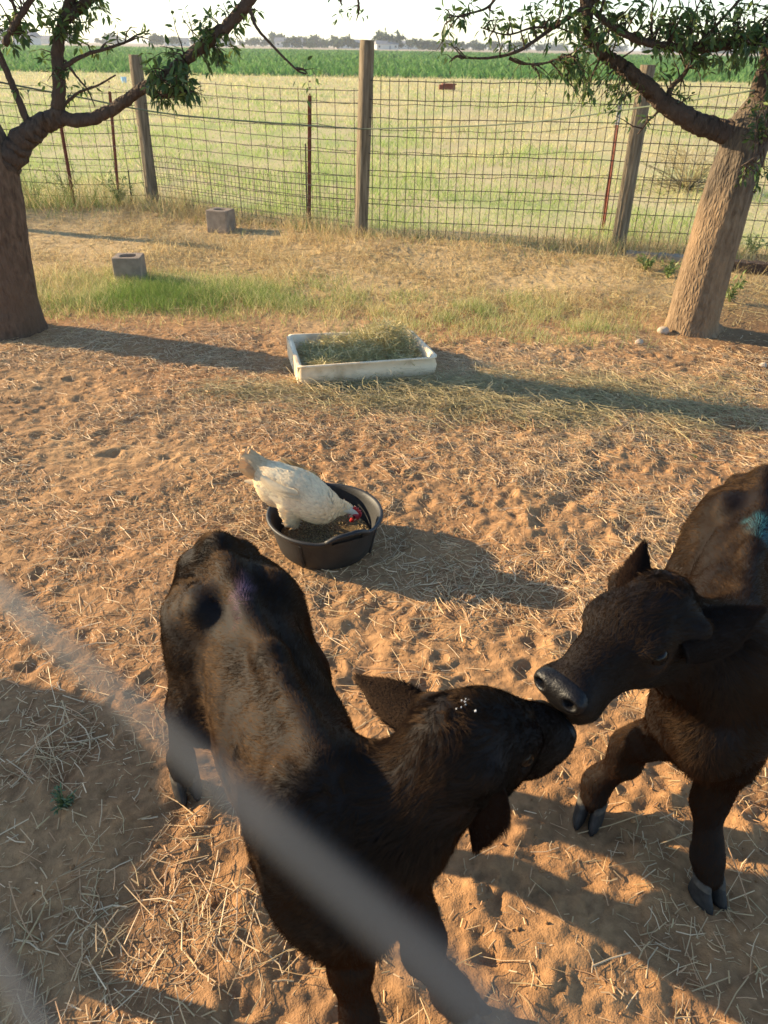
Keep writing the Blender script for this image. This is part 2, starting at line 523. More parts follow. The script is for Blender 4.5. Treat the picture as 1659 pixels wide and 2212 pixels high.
# spilled grain around the feed pan
N = 5200
x, y = scatter(N, lambda x, y: np.clip(np.exp(-(((x+.45)/.5)**2+((y-2.72)/.4)**2))*(.4+.8*noise2(x*6, y*6, 44))+.12*np.exp(-(((x+.1)/.8)**2+((y-2.6)/.6)**2)), 0, 1), -1.6, 1.2, 2.0, 3.6)
V, Fc, Cc, n0 = [], [], [], 0
addstraw(x, y, RNG.uniform(.006, .011, N), RNG.uniform(.003, .0045, N), np.full(N, .001), nseg=1, cols=np.array([(.42, .29, .14), (.5, .36, .18), (.34, .22, .1)]))
tag(link('spilled_grain', fast_mesh('spilled_grain', np.concatenate(V), np.concatenate(Fc), False, np.concatenate(Cc)), m_straw),
    'tan grains spilled on the soil behind the feed pan', 'grain', kind='stuff')

# soil crumbs and pebbles
N = 9000
x, y = scatter(N, lambda x, y: np.clip(.35+.7*noise2(x*3, y*3, 51), 0.05, 1), -2.6, 2.8, .35, 4.9)
r = np.clip(RNG.lognormal(-6.1, .5, N), .001, .008)
oct_v = np.array([(1, 0, 0), (-1, 0, 0), (0, 1, 0), (0, -1, 0), (0, 0, 1), (0, 0, -1)], float)
oct_f = np.array([(0, 2, 4), (2, 1, 4), (1, 3, 4), (3, 0, 4), (2, 0, 5), (1, 2, 5), (3, 1, 5), (0, 3, 5)])
v = oct_v[None]*r[:, None, None]*RNG.uniform(.6, 1.3, (N, 6, 1))
v[..., 0] += x[:, None]; v[..., 1] += y[:, None]; v[..., 2] += (ground_z(x, y)+r*.4)[:, None]
f = (np.arange(N)*6)[:, None, None]+oct_f[None]
cc = np.repeat(c_red*RNG.uniform(.6, 1.15, (N, 1)), 6, 0)
tag(link('soil_crumbs', fast_mesh('soil_crumbs', v.reshape(-1, 3), f.reshape(-1, 3), False, cc), mat_attr('crumbs', .95, .1)),
    'small crumbs of red soil lying on the ground', 'soil', kind='stuff')

# ------------------------------------------------------------------ smooth solids: union of round cones and ellipsoids, meshed by surface nets
def RC(a, b, ra, rb, k=.03, fl=None, hl=None, op=1):
    return dict(t='rc', a=np.asarray(a, float), b=np.asarray(b, float), ra=ra, rb=rb, k=k, fl=fl, hl=hl, op=op)
def EL(c, r, R=None, k=.03, fl=None, hl=None, op=1):
    return dict(t='el', c=np.asarray(c, float), r=np.asarray(r, float), R=np.eye(3) if R is None else R, k=k, fl=fl, hl=hl, op=op)
def prim_d(p, q):
    if q['t'] == 'rc':
        ab = q['b']-q['a']
        t = np.clip(((p-q['a']) @ ab)/max(ab @ ab, 1e-12), 0, 1)
        return np.linalg.norm(p-q['a']-t[..., None]*ab, axis=-1) - (q['ra']+(q['rb']-q['ra'])*t)
    l = (p-q['c']) @ q['R']
    k0 = np.linalg.norm(l/q['r'], axis=-1)
    k1 = np.linalg.norm(l/q['r']**2, axis=-1)
    return k0*(k0-1)/np.maximum(k1, 1e-6)
def prim_box(q):
    if q['t'] == 'rc':
        m = max(q['ra'], q['rb'])
        return np.minimum(q['a'], q['b'])-m, np.maximum(q['a'], q['b'])+m
    e = np.abs(q['R']) @ q['r']
    return q['c']-e, q['c']+e

def solid(prims, vox, smooth=2, bumpf=None):
    lo = np.min([prim_box(q)[0] for q in prims if q['op'] > 0], 0)-4*vox
    hi = np.max([prim_box(q)[1] for q in prims if q['op'] > 0], 0)+4*vox
    n = np.ceil((hi-lo)/vox).astype(int)+1
    ax = [lo[i]+np.arange(n[i])*vox for i in range(3)]
    Fd = np.full(n, .15, np.float32)
    for q in prims:
        b0, b1 = prim_box(q)
        mg = q['k']+.05
        s = []
        for i in range(3):
            a = max(0, int((b0[i]-mg-lo[i])/vox)); b = min(n[i], int((b1[i]+mg-lo[i])/vox)+2)
            s.append(slice(a, b))
        s = tuple(s)
        p = np.stack(np.meshgrid(*[ax[i][s[i]] for i in range(3)], indexing='ij'), -1)
        d = prim_d(p, q)
        F0, k = Fd[s], q['k']
        if q['op'] > 0:
            h = np.clip(k-np.abs(F0-d), 0, None)/k
            Fd[s] = np.minimum(F0, d)-h*h*k*.25
        else:
            h = np.clip(k-np.abs(F0+d), 0, None)/k
            Fd[s] = np.maximum(F0, -d)+h*h*k*.25
    ins = Fd < 0
    cs = ins[:-1, :-1, :-1].astype(np.int8)
    cnt = np.zeros_like(cs)
    for dx in (0, 1):
        for dy in (0, 1):
            for dz in (0, 1):
                cnt += ins[dx:n[0]-1+dx, dy:n[1]-1+dy, dz:n[2]-1+dz]
    act = np.argwhere((cnt > 0) & (cnt < 8))
    cid = np.full(cs.shape, -1, np.int32)
    cid[tuple(act.T)] = np.arange(len(act))
    acc, num = np.zeros((len(act), 3)), np.zeros(len(act))
    corners = [np.array((dx, dy, dz)) for dx in (0, 1) for dy in (0, 1) for dz in (0, 1)]
    val = {tuple(c): Fd[tuple((act+c).T)] for c in corners}
    for c in corners:
        for i in range(3):
            if c[i] == 0:
                e = c.copy(); e[i] = 1
                a, b = val[tuple(c)], val[tuple(e)]
                m = (a < 0) != (b < 0)
                t = np.where(m, a/np.where(a-b == 0, 1, a-b), 0)
                pt = c + t[:, None]*(e-c)
                acc += np.where(m[:, None], pt, 0); num += m
    V = lo + (act + acc/num[:, None])*vox
    quads = []
    for i in range(3):
        j, k = (i+1) % 3, (i+2) % 3
        sl0, sl1 = [slice(1, -1)]*3, [slice(1, -1)]*3
        sl0[i], sl1[i] = slice(0, -1), slice(1, None)
        A, B = ins[tuple(sl0)], ins[tuple(sl1)]
        E_ = np.argwhere(A != B)
        off = np.ones(3, int); off[i] = 0
        g_ = E_+off
        ej, ek = np.zeros(3, int), np.zeros(3, int)
        ej[j], ek[k] = 1, 1
        q = np.stack([cid[tuple((g_-ej-ek).T)], cid[tuple((g_-ek).T)], cid[tuple(g_.T)], cid[tuple((g_-ej).T)]], -1)
        fl = ~A[tuple(E_.T)]
        q[fl] = q[fl][:, ::-1]
        quads.append(q)
    Q = np.concatenate(quads)
    Q = Q[(Q >= 0).all(1)]
    for _ in range(smooth):
        sm, nn = np.zeros_like(V), np.zeros(len(V))
        for a in range(4):
            for b in ((a+1) % 4, (a+3) % 4):
                np.add.at(sm, Q[:, a], V[Q[:, b]]); np.add.at(nn, Q[:, a], 1)
        V = V*.45+.55*sm/np.maximum(nn, 1)[:, None]
    return V, Q

def vnormals(V, Q):
    fn = np.cross(V[Q[:, 2]]-V[Q[:, 0]], V[Q[:, 3]]-V[Q[:, 1]])
    N = np.zeros_like(V)
    for a in range(Q.shape[1]): np.add.at(N, Q[:, a], fn)
    return unit(N)

def surface_points(V, Q, n, weight=None):
    T = np.concatenate([Q[:, [0, 1, 2]], Q[:, [0, 2, 3]]])
    ar = np.linalg.norm(np.cross(V[T[:, 1]]-V[T[:, 0]], V[T[:, 2]]-V[T[:, 0]]), axis=1)
    if weight is not None: ar = ar*weight[T].mean(1)
    t = T[RNG.choice(len(T), n, p=ar/ar.sum())]
    u, v = RNG.random(n), RNG.random(n)
    fl = u+v > 1
    u[fl], v[fl] = 1-u[fl], 1-v[fl]
    return t, np.stack([1-u-v, u, v], -1)

def hair_material(name, rough=.17, refl=(.024, .0155, .0095)):
    m = bpy.data.materials.new(name)
    m.use_nodes = True
    nt = m.node_tree
    nt.nodes.clear()
    o = nt.nodes.new('ShaderNodeOutputMaterial')
    df = nt.nodes.new('ShaderNodeBsdfDiffuse')
    h0 = nt.nodes.new('ShaderNodeBsdfHair'); h0.component = 'Reflection'
    h0.inputs['Color'].default_value = (*refl, 1)
    h0.inputs['RoughnessU'].default_value = rough
    h0.inputs['RoughnessV'].default_value = .55
    a = nt.nodes.new('ShaderNodeAttribute'); a.attribute_name = 'col'
    nt.links.new(a.outputs['Color'], df.inputs['Color'])
    h = nt.nodes.new('ShaderNodeAddShader')
    nt.links.new(df.outputs[0], h.inputs[0]); nt.links.new(h0.outputs[0], h.inputs[1])
    nt.links.new(h.outputs[0], o.inputs['Surface'])
    return m

def make_hair(name, root, nrm, flow, length, lift, rad, col, material, parent, npt=4, droop=0):
    """root, nrm, flow: N x 3"""
    N = len(root)
    s = np.linspace(0, 1, npt)
    pts = root[:, None, :] - nrm[:, None, :]*.001 + flow[:, None, :]*(length[:, None]*s)[..., None] + nrm[:, None, :]*(length[:, None]*lift[:, None]*(s-.45*s*s))[..., None]
    pts[..., 2] -= droop*length[:, None]*s*s
    pts -= np.array(parent.location)
    cu = bpy.data.hair_curves.new(name)
    cu.add_curves([npt]*N)
    cu.position_data.foreach_set('vector', pts.astype(np.float32).ravel())
    ra = cu.attributes.new('radius', 'FLOAT', 'POINT') if 'radius' not in cu.attributes else cu.attributes['radius']
    rr = rad[:, None]*np.array([1.0, .95, .7, .2])[None, :npt] if npt == 4 else rad[:, None]*np.linspace(1, .2, npt)
    ra.data.foreach_set('value', rr.astype(np.float32).ravel())
    ca = cu.attributes.new('col', 'FLOAT_COLOR', 'CURVE')
    c4 = np.ones((N, 4), np.float32); c4[:, :3] = col
    ca.data.foreach_set('color', c4.ravel())
    return link(name, cu, material, parent)

# ------------------------------------------------------------------ calves
m_skin = mat_noise('calf_hide', (.006, .004, .0032), (.010, .006, .0045), 30, .7, .15)
m_hair = hair_material('calf_hair')
m_earhair = hair_material('calf_ear_hair', .35, (.016, .011, .008))
m_hoof = mat_noise('hoof_horn', (.016, .015, .014), (.036, .032, .029), 60, .6, .25, .4, 160, bdist=.002)
m_coronet = mat_noise('pale_hoof_band', (.05, .042, .034), (.10, .085, .066), 80, .85, .15)
m_nose = mat_noise('wet_nose', (.0035, .003, .003), (.008, .007, .007), 300, .42, .25, .6, 260, bdist=.002)
m_eye, _, _b = mat('eye', .10, .15); _b.inputs['Base Color'].default_value = (.005, .0035, .003, 1)

def hoof(name, parent, c, ang, size=1.0, pitch=0.0):
    """two claws side by side, toes towards ang"""
    R = rotz(ang) @ np.array([[math.cos(pitch), 0, math.sin(pitch)], [0, 1, 0], [-math.sin(pitch), 0, math.cos(pitch)]])
    mb, band = MB(), MB()
    for s in (-1, 1):
        rings = []
        prof = [(0.0, .040, .016, .004), (.012, .039, .0165, .003), (.026, .034, .0165, 0.), (.040, .029, .016, -.004), (.047, .027, .0165, -.006), (.056, .026, .0165, -.008), (.062, .018, .012, -.010)]
        m = 14
        for z, l, w, cx in prof:
            a = np.arange(m)*2*math.pi/m
            x = np.cos(a)*l*np.where(np.cos(a) > 0, 1.12, .85)+cx+.006
            y = np.sin(a)*w*(1-.30*np.clip(np.cos(a), 0, 1))
            y = np.where(y*s < 0, y*.93, y*1.12)+s*.0172
            rings.append(np.stack([x, y, np.full(m, z)], -1))
        rings = np.array(rings)*size
        def skin(rg, dest, cap0, cap1):
            f = [(i*m+j, i*m+(j+1) % m, (i+1)*m+(j+1) % m, (i+1)*m+j) for i in range(len(rg)-1) for j in range(m)]
            if cap0: f.append(tuple(range(m-1, -1, -1)))
            if cap1: f.append(tuple((len(rg)-1)*m+j for j in range(m)))
            dest.add(rg.reshape(-1, 3) @ R.T + c, f)
        skin(rings[:5], mb, True, False)
        skin(rings[4:]*np.array([1.02, 1.0, 1.0]), band, False, True)
    me = mb.mesh('hoof', True)
    h = wchild(name, me, m_hoof, parent)
    b = wchild_of(band.mesh('coronet', True), 'coronet_band', m_coronet, h, parent)
    return h
def wchild_of(me, name, material, part, root):
    me.transform(Matrix.Translation(-Vector(root.location)))
    return link(name, me, material, part)

def ear_mesh(base, tip, width, facing, cup=.45, roll=0.0, n=11, m=9):
    """leaf-shaped cupped ear with thickness; facing: direction its hollow looks"""
    base, tip = np.asarray(base, float), np.asarray(tip, float)
    ax = tip-base
    L = np.linalg.norm(ax); ax = ax/L
    fc = unit(np.asarray(facing, float)-ax*np.dot(facing, ax))
    sd_ = np.cross(ax, fc)
    V = []
    for layer in (0, 1):
        for i in range(n):
            s = i/(n-1)
            w = width*.5*(0.50+.62*math.sin(math.pi*min(1, s*1.05+.08))**.8)*(1-s**7)**.55 if s < 1 else .002
            w = max(w*(1-.25*s), .004)
            for j in range(m):
                t = j/(m-1)*2-1
                curl = cup*(1.6-1.1*s)
                a = t*curl*1.5
                y = math.sin(a)/(1.5*curl)*w*1.0
                z = (1-math.cos(a))/(1.5*curl)*w*1.2
                th = .0045*(1-.75*abs(t)**3)*(1-.6*s)
                bow = .10*L*s*s
                V.append(base + ax*L*s + sd_*y + fc*(z - (th if layer else -th) - bow*.5))
    V = np.array(V)
    F = []
    k = n*m
    for i in range(n-1):
        for j in range(m-1):
            q = (i*m+j, i*m+j+1, (i+1)*m+j+1, (i+1)*m+j)
            F.append(q[::-1]); F.append(tuple(x+k for x in q))
    rim = [(i, 0) for i in range(n)] + [(n-1, j) for j in range(1, m)] + [(i, m-1) for i in range(n-2, -1, -1)]
    for (i, j), (i2, j2) in zip(rim[:-1], rim[1:]):
        a, b = i*m+j, i2*m+j2
        F.append((a, b, b+k, a+k))
    return V, np.array(F), ax, fc, sd_

def make_calf(name, label, hip, wit, feet, knees, poll, muzzle, ears, neck_mid, nhair, dye, elbows=None, headroll=0.0, hl_scale=1.0, belly=1.0, toes=None):
    hip, wit = np.asarray(hip, float), np.asarray(wit, float)
    hd = unit(wit[:2]-hip[:2]); hd = np.array([hd[0], hd[1], 0])
    rt = np.array([hd[1], -hd[0], 0])
    L = np.linalg.norm(wit[:2]-hip[:2])
    up = np.array([0, 0, 1.])
    Rb = np.stack([hd, rt, up], 1)
    root = empty(name, (hip[0]*.5+wit[0]*.5, hip[1]*.5+wit[1]*.5, 0), label, 'calf', 'calves')
    def B(s, lat, z):                       # s in metres from hip towards withers
        q = hip + hd*s*(L/.62) + rt*lat
        return np.array([q[0], q[1], z])
    back = -hd*.85 - up*.25
    dn = -hd*.45 - up*.85
    pr = []
    kL = min(1.0, L/.60)
    def A(q):
        if q['t'] == 'el' and q['R'] is Rb: q['r'] = q['r']*np.array([kL, 1, 1])
        pr.append(q)
    A(EL(B(.30, 0, .505), (.25, .120*belly, .160), Rb, .03, fl=back, hl=1.0))
    A(EL(B(.02, 0, .60), (.15, .100, .115), Rb, .06, fl=back, hl=.8))
    A(EL(B(-.10, 0, .575), (.095, .098, .13), Rb, .05, fl=dn, hl=.8))
    A(EL(B(.17, 0, .60), (.16, .094, .108), Rb, .06, fl=back, hl=.9))
    A(EL(B(.44, 0, .545), (.20, .113, .165), Rb, .05, fl=back, hl=1.0))
    A(EL(B(.58, 0, .56), (.15, .096, .165), Rb, .05, fl=back, hl=1.1))
    A(EL(B(.69, 0, .50), (.10, .076, .105), Rb, .05, fl=dn, hl=1.5))
    A(RC(B(-.02, 0, .720), B(.30, 0, .704), .025, .023, .028, fl=back))
    A(RC(B(.30, 0, .704), B(.60, 0, .724), .023, .029, .028, fl=back))
    for sd_ in (-1, 1):
        A(EL(B(.065, .080*sd_, .686), (.045, .026, .030), Rb, .04, fl=back))
        A(EL(B(-.14, .060*sd_, .650), (.042, .028, .038), Rb, .028, fl=dn))
        A(EL(B(.60, .056*sd_, .575), (.085, .046, .145), Rb, .05, fl=dn))
        A(EL(B(.64, .054*sd_, .49), (.065, .042, .080), Rb, .045, fl=dn))
    # tail
    tb = B(-.165, 0, .685)
    A(RC(B(-.10, 0, .718), tb, .034, .028, .045, fl=dn, hl=1))
    A(RC(tb, B(-.20, .012, .50), .025, .015, .02, fl=-up, hl=1.4))
    A(RC(B(-.20, .012, .50), B(-.19, .02, .30), .015, .018, .02, fl=-up, hl=2.4))
    # legs: feet order front right, front left, hind right, hind left
    ft = [np.array([f[0], f[1], 0.0]) for f in feet]
    for i in range(2):
        sd_ = 1 if i == 0 else -1
        sh = B(.62, .050*sd_, .50)
        el = B(.63, .056*sd_, .400)
        kn = np.asarray(knees[i], float)
        if elbows and elbows[i] is not None:
            el = np.asarray(elbows[i], float); sh = el*.35+sh*.65
        toe = unit(ft[i][:2]-kn[:2]) if np.linalg.norm(ft[i][:2]-kn[:2]) > .05 else hd[:2]
        toe = np.array([toe[0], toe[1], 0])
        if toes and toes[i] is not None: toe = np.array([math.cos(toes[i]), math.sin(toes[i]), 0])
        fe = ft[i] - toe*.025 + up*.098
        A(RC(sh, el, .070, .056, .04, fl=dn))
        A(RC(el, kn+up*.035, .053, .040, .035, fl=-up, hl=.8))
        A(EL(kn, (.040, .040, .050), None, .025, fl=-up, hl=.6))
        A(RC(kn-up*.03, fe+(kn-fe)*.25, .034, .028, .03, fl=-up, hl=.6))
        A(RC(fe+(kn-fe)*.25, fe, .028, .034, .025, fl=-up, hl=.6))
        A(RC(fe, ft[i]+up*.058-toe*.004, .035, .032, .02, fl=-up, hl=.7))
        A(EL(fe-toe*.034-up*.008, (.014, .014, .016), None, .015, fl=-up))
        hoof('hoof', root, ft[i]+np.array([0, 0, max(0., float(ground_z(ft[i][0], ft[i][1])))-.004]), math.atan2(toe[1], toe[0]), 1.05)
    for i in (2, 3):
        sd_ = 1 if i == 2 else -1
        f_ = ft[i]
        st = B(.085, .098*sd_, .43)
        hk = f_*.66+np.array([st[0], st[1], 0])*.34 - hd*.055 + up*.285
        fe = f_ - hd*.022 + up*.098
        A(RC(B(.0, .060*sd_, .59), st, .092, .074, .07, fl=dn))
        A(EL(B(-.06, .075*sd_, .48), (.085, .055, .13), Rb, .05, fl=dn))
        A(RC(st, hk, .072, .034, .045, fl=-up, hl=.8))
        A(EL(hk-hd*.012+up*.012, (.030, .026, .034), Rb, .02, fl=-up, hl=.6))
        A(RC(hk, fe, .030, .028, .02, fl=-up, hl=.6))
        A(RC(fe, f_+up*.060, .034, .034, .02, fl=-up, hl=.7))
        hoof('hoof', root, f_+np.array([0, 0, max(0., float(ground_z(f_[0], f_[1])))-.004]), math.atan2(hd[1], hd[0]), 1.05)
    # head
    poll, muzzle = np.asarray(poll, float), np.asarray(muzzle, float)
    ax = unit(muzzle-poll)
    HL = np.linalg.norm(muzzle-poll)/.27
    hr = unit(np.cross(ax, up)); hu = np.cross(hr, ax)
    hr, hu = hr*math.cos(headroll)+hu*math.sin(headroll), hu*math.cos(headroll)-hr*math.sin(headroll)
    Rh = np.stack([ax, hr, hu], 1)
    def Hd(t, r, u): return poll + (ax*t + hr*r + hu*u)*HL
    bk = -ax
    A(EL(Hd(.035, 0, -.015), (.080, .074, .070), Rh, .03, fl=bk, hl=1.0))
    A(EL(Hd(.0, 0, .022), (.045, .048, .036), Rh, .03, fl=ax*.6+hu*.5, hl=1.8))
    A(EL(Hd(.085, 0, .002), (.072, .068, .058), Rh, .03, fl=bk, hl=.6))
    A(RC(Hd(.12, 0, -.022), Hd(.222, 0, -.032), .058, .050, .03, fl=bk, hl=.5))
    A(EL(Hd(.165, 0, .010), (.06, .036, .022), Rh, .03, fl=bk, hl=.45))
    A(EL(Hd(.243, 0, -.028), (.036, .058, .046), Rh, .02, fl=bk, hl=.42))
    A(EL(Hd(.228, 0, -.070), (.042, .046, .026), Rh, .018, fl=bk, hl=.5))
    A(RC(Hd(.045, 0, -.082), Hd(.215, 0, -.074), .048, .032, .035, fl=bk, hl=.7))
    for s in (-1, 1):
        A(EL(Hd(.065, .050*s, -.055), (.065, .024, .050), Rh, .035, fl=bk, hl=.7))
        A(EL(Hd(.100, .060*s, .018), (.036, .014, .014), Rh, .025, fl=bk, hl=.5))
        A(EL(Hd(.100, .064*s, -.022), (.030, .016, .012), Rh, .015, fl=bk, hl=.4))
        A(RC(Hd(.02, .058*s, -.005), Hd(.008, .082*s, -.004), .028, .022, .025, fl=hr*s-ax*.3, hl=1.0))
        A(EL(Hd(.258, .032*s, -.012), (.024, .026, .024), Rh, .014, fl=bk, hl=.3))
    for s in (-1, 1):
        A(EL(Hd(.285, .034*s, .002), (.024, .0125, .0085), np.stack([unit(ax*.8+hr*s*.45+hu*.35), unit(np.cross(unit(np.cross(ax*.8+hr*s*.45+hu*.35, hr)), ax*.8+hr*s*.45+hu*.35)), unit(np.cross(ax*.8+hr*s*.45+hu*.35, hr))], 1), .006, op=-1))
        A(EL(Hd(.105, .082*s, -.004), (.020, .013, .013), Rh, .010, op=-1))
    A(RC(Hd(.285, -.035, -.052), Hd(.285, .035, -.052), .003, .003, .006, op=-1))
    # neck
    n0_, n1_ = B(.60, 0, .60), np.asarray(neck_mid, float)
    n2_ = Hd(-.005, 0, -.045)
    nf = unit(n0_-n2_)-up*.55
    A(RC(n0_, n1_, .100, .086, .05, fl=nf, hl=1.9))
    A(RC(n1_, n2_, .086, .066, .05, fl=nf, hl=1.9))
    A(RC(B(.66, 0, .47), n1_-up*.05, .072, .060, .06, fl=-up*.9+nf*.2, hl=2.1))
    A(RC(n1_-up*.05, Hd(.05, 0, -.075), .060, .046, .05, fl=nf, hl=1.5))
    pos_prims = [q for q in pr if q['op'] > 0]
    pr = pos_prims + [q for q in pr if q['op'] < 0]
    V, Q = solid(pr, .0075, 2)
    N_ = vnormals(V, Q)
    amp = .0062*noise3(V*11, 3)+.0042*noise3(V*23, 4)
    onbody = np.clip((V[:, 2]-.30)/.1, 0, 1)*np.clip((np.linalg.norm(V-poll, axis=1)-.25)/.1, 0, 1)
    V = V+N_*(amp*onbody)[:, None]
    bme = fast_mesh(name+'_body', V, Q, True)
    wchild('body', bme, m_skin, root)
    # fur: direction and length follow the solids each patch of hide belongs to
    W = np.stack([np.exp(-np.clip(prim_d(V, q), 0, None)/.018) for q in pos_prims], 1)+1e-9
    W /= W.sum(1, keepdims=True)
    FL = W @ np.array([unit(q['fl']) if q['fl'] is not None else -up for q in pos_prims])
    HLn = W @ np.array([q['hl'] or .8 for q in pos_prims])
    nose_c = Hd(.285, 0, -.010)
    nd = np.linalg.norm((V-nose_c) @ Rh/np.array([.036, .054, .038]), axis=1)
    wgt = np.clip((nd-.95)/.2, 0, 1)*np.clip(.9/HLn, .8, 2.2)
    for s in (-1, 1):
        wgt *= np.clip((np.linalg.norm(V-Hd(.105, .078*s, -.002), axis=1)-.013)/.005, 0, 1)
    N_ = vnormals(V, Q)
    t, w = surface_points(V, Q, nhair, wgt)
    p = (V[t]*w[..., None]).sum(1)
    nn = unit((N_[t]*w[..., None]).sum(1))
    fl = (FL[t]*w[..., None]).sum(1)
    hl = (HLn[t]*w).sum(1)
    side = nn @ rt
    fl = fl + rt*(side*np.clip((p[:, 2]-.4)/.3, 0, 1)*.55)[:, None]*0.9 - up*.15
    fl = fl + .55*nvec3(p*11, 2) + .38*nvec3(p*38, 7) + (.26*np.clip(hl, 1, 2)**1.3)[:, None]*nvec3(p*110, 13)
    fl = unit(fl - nn*(fl*nn).sum(1, keepdims=True))
    length = .0155*hl*hl_scale*RNG.uniform(.65, 1.25, nhair)
    lift = (.44 + .55*noise3(p*13, 21) + .12*RNG.normal(size=nhair))*np.where(hl > 1.6, 1.3, 1)
    lift = np.clip(lift, .12, 1.2)
    warm = np.clip(.5+.5*noise3(p*7, 31), 0, 1)*.55+.45*RNG.random(nhair)
    low = np.clip(np.clip((.55-p[:, 2])/.35, 0, 1)+.45*np.clip(hl-1.35, 0, .6)/.6*(noise3(p*45, 61) > -.1), 0, 1)
    c0, c1, c2 = np.array((.0024, .0015, .0012)), np.array((.0098, .0036, .0016)), np.array((.055, .0165, .0052))
    hc = c0*(1-warm[:, None])+c1*warm[:, None]
    hc = hc*(1-.35*low[:, None]*warm[:, None])+c2*(.35*low*warm)[:, None]
    for c_, r_, col_, am in dye:
        dd = np.linalg.norm((p-np.asarray(c_))/np.asarray(r_), axis=1)
        k = am*np.clip(1.3-dd, 0, 1)*np.clip(.6+.8*noise3(p*60, 41), 0, 1)
        hc = hc*(1-k[:, None])+np.array(col_)*k[:, None]
    for s in (-1, 1):                       # browner lids
        k = .7*np.clip(1.3-np.linalg.norm(p-Hd(.102, .07*s, -.014), axis=1)/.028, 0, 1)
        hc = hc*(1-k[:, None])+np.array((.05, .02, .008))*k[:, None]
    rad = RNG.uniform(.00016, .00030, nhair)
    make_hair('coat', p, nn, fl, length, lift, rad, hc, m_hair, root)
    # nose pad and eyes
    NV, NQ = solid([EL(Hd(.257, 0, -.014), (.028, .048, .034), Rh, .01)]
                   + [EL(Hd(.263, .030*s, -.005), (.022, .0235, .0205), Rh, .012) for s in (-1, 1)]
                   + [EL(Hd(.285, .034*s, .002), (.024, .0125, .0085), np.stack([unit(ax*.8+hr*s*.45+hu*.35), unit(np.cross(unit(np.cross(ax*.8+hr*s*.45+hu*.35, hr)), ax*.8+hr*s*.45+hu*.35)), unit(np.cross(ax*.8+hr*s*.45+hu*.35, hr))], 1), .005, op=-1) for s in (-1, 1)]
                   + [RC(Hd(.295, 0, 0), Hd(.295, 0, -.07), .0022, .0022, .006, op=-1)], .0035, 2)
    wchild('nose', fast_mesh('nose', NV, NQ, True), m_nose, root)
    for s in (-1, 1):
        EV, EQ = solid([EL(Hd(.102, .0685*s, -.001), (.0190, .0150, .0160), Rh, .01)], .0030, 1)
        e = wchild('eye', fast_mesh('eye', EV, EQ, True), m_eye, root)
    for (eb, et, wd, fc) in ears:
        EV, EF, ea, ef, es = ear_mesh(eb, et, wd, fc)
        e = wchild('ear', fast_mesh('ear', EV, EF, True), m_skin, root)
        ne = 13000
        en = vnormals(EV, EF)
        t, w = surface_points(EV, EF, ne)
        p = (EV[t]*w[..., None]).sum(1); nn = unit((en[t]*w[..., None]).sum(1))
        edge = np.clip(np.abs((p-np.asarray(eb)) @ es)/(wd*.5), 0, 1)
        fl = ea + .25*nvec3(p*50, 3) + es*np.sign((p-np.asarray(eb)) @ es)[:, None]*edge[:, None]*.6
        fl = unit(fl-nn*(fl*nn).sum(1, keepdims=True))
        inner = (nn @ ef) > .3
        ln = RNG.uniform(.007, .014, ne)*np.where(edge > .8, 1.5, 1.0)*hl_scale
        wm = RNG.random((ne, 1))
        hc = c0*(1-wm)+c1*wm
        make_hair('ear_fur', p, nn, fl, ln, RNG.uniform(.15, .5, ne), RNG.uniform(.00018, .00032, ne), hc, m_earhair, root)
    return root

calf_one = make_calf('calf', 'dark brown calf in the foreground, head turned to the right, purple mark on its spine',
    hip=P(495, 1216, .735), wit=P(706, 1648, .745),
    feet=[P(790, 2290), P(1000, 2205), P(405, 1705), P(520, 1560)],
    knees=[P(757, 2085, .25), P(915, 2045, .255)],
    poll=P(985, 1590, .765), muzzle=P(1200, 1556, .665),
    neck_mid=P(850, 1765, .60), elbows=[P(690, 1890, .43), P(850, 1890, .43)],
    ears=[(P(945, 1570, .755), P(776, 1468, .775), .074, unit(np.array((.1, .55, -.8)))),
          (P(1035, 1680, .735), P(1032, 1832, .60), .090, unit(np.array((.7, .55, -.1))))],
    nhair=260000,
    dye=[(P(522, 1290, .735), (.022, .075, .05), (.24, .16, .25), .6)])
calf_two = make_calf('calf', 'near-black calf at the right facing left, with blue-green dye on its back',
    hip=P(1655, 1052, .735), wit=P(1612, 1330, .745),
    feet=[P(1272, 1760), P(1520, 1925), P(1640, 1430), P(1800, 1500)],
    knees=[P(1352, 1632, .235), P(1537, 1722, .25)],
    poll=P(1428, 1300, .785), muzzle=P(1205, 1492, .728),
    neck_mid=P(1540, 1420, .66),
    ears=[(P(1366, 1320, .795), P(1388, 1180, .85), .064, unit(np.array((.05, .75, -.6)))),
          (P(1475, 1400, .765), P(1642, 1318, .80), .092, unit(np.array((.35, .7, -.65))))],
    nhair=210000,
    dye=[(P(1650, 1140, .735), (.03, .07, .05), (.05, .22, .27), .8)])

# white flecks on the near calf's brow
def hide_point(calf, x, y):
    me = [o for o in calf.children if o.name.startswith('body')][0].data
    co = np.empty(len(me.vertices)*3, np.float32); me.vertices.foreach_get('co', co)
    co = co.reshape(-1, 3).astype(float)+np.array(calf.location)
    d = unit(ray(x, y)); q = co-np.array([0, 0, CAM_H])
    t = q @ d
    off = np.linalg.norm(q-t[:, None]*d, axis=1)
    k = np.where(off < .012)[0]
    return co[k[np.argmin(t[k])]]
q = hide_point(calf_one, 1012, 1508)
mb = MB()
for i in range(9):
    e = np.random.default_rng(i).normal(0, 1, 3)*np.array([.007, .007, .003])
    r = np.random.default_rng(i+90).uniform(.0008, .0017)
    mb.tube([q+e+(0, 0, .004), q+e+(r, r*.5, .0045+r)], [r, r*.6], 5)
wchild('white_fleck', mb.mesh('white_fleck'), mat_noise('dried_milk', (.6, .58, .54), (.75, .73, .7), 40), calf_one)

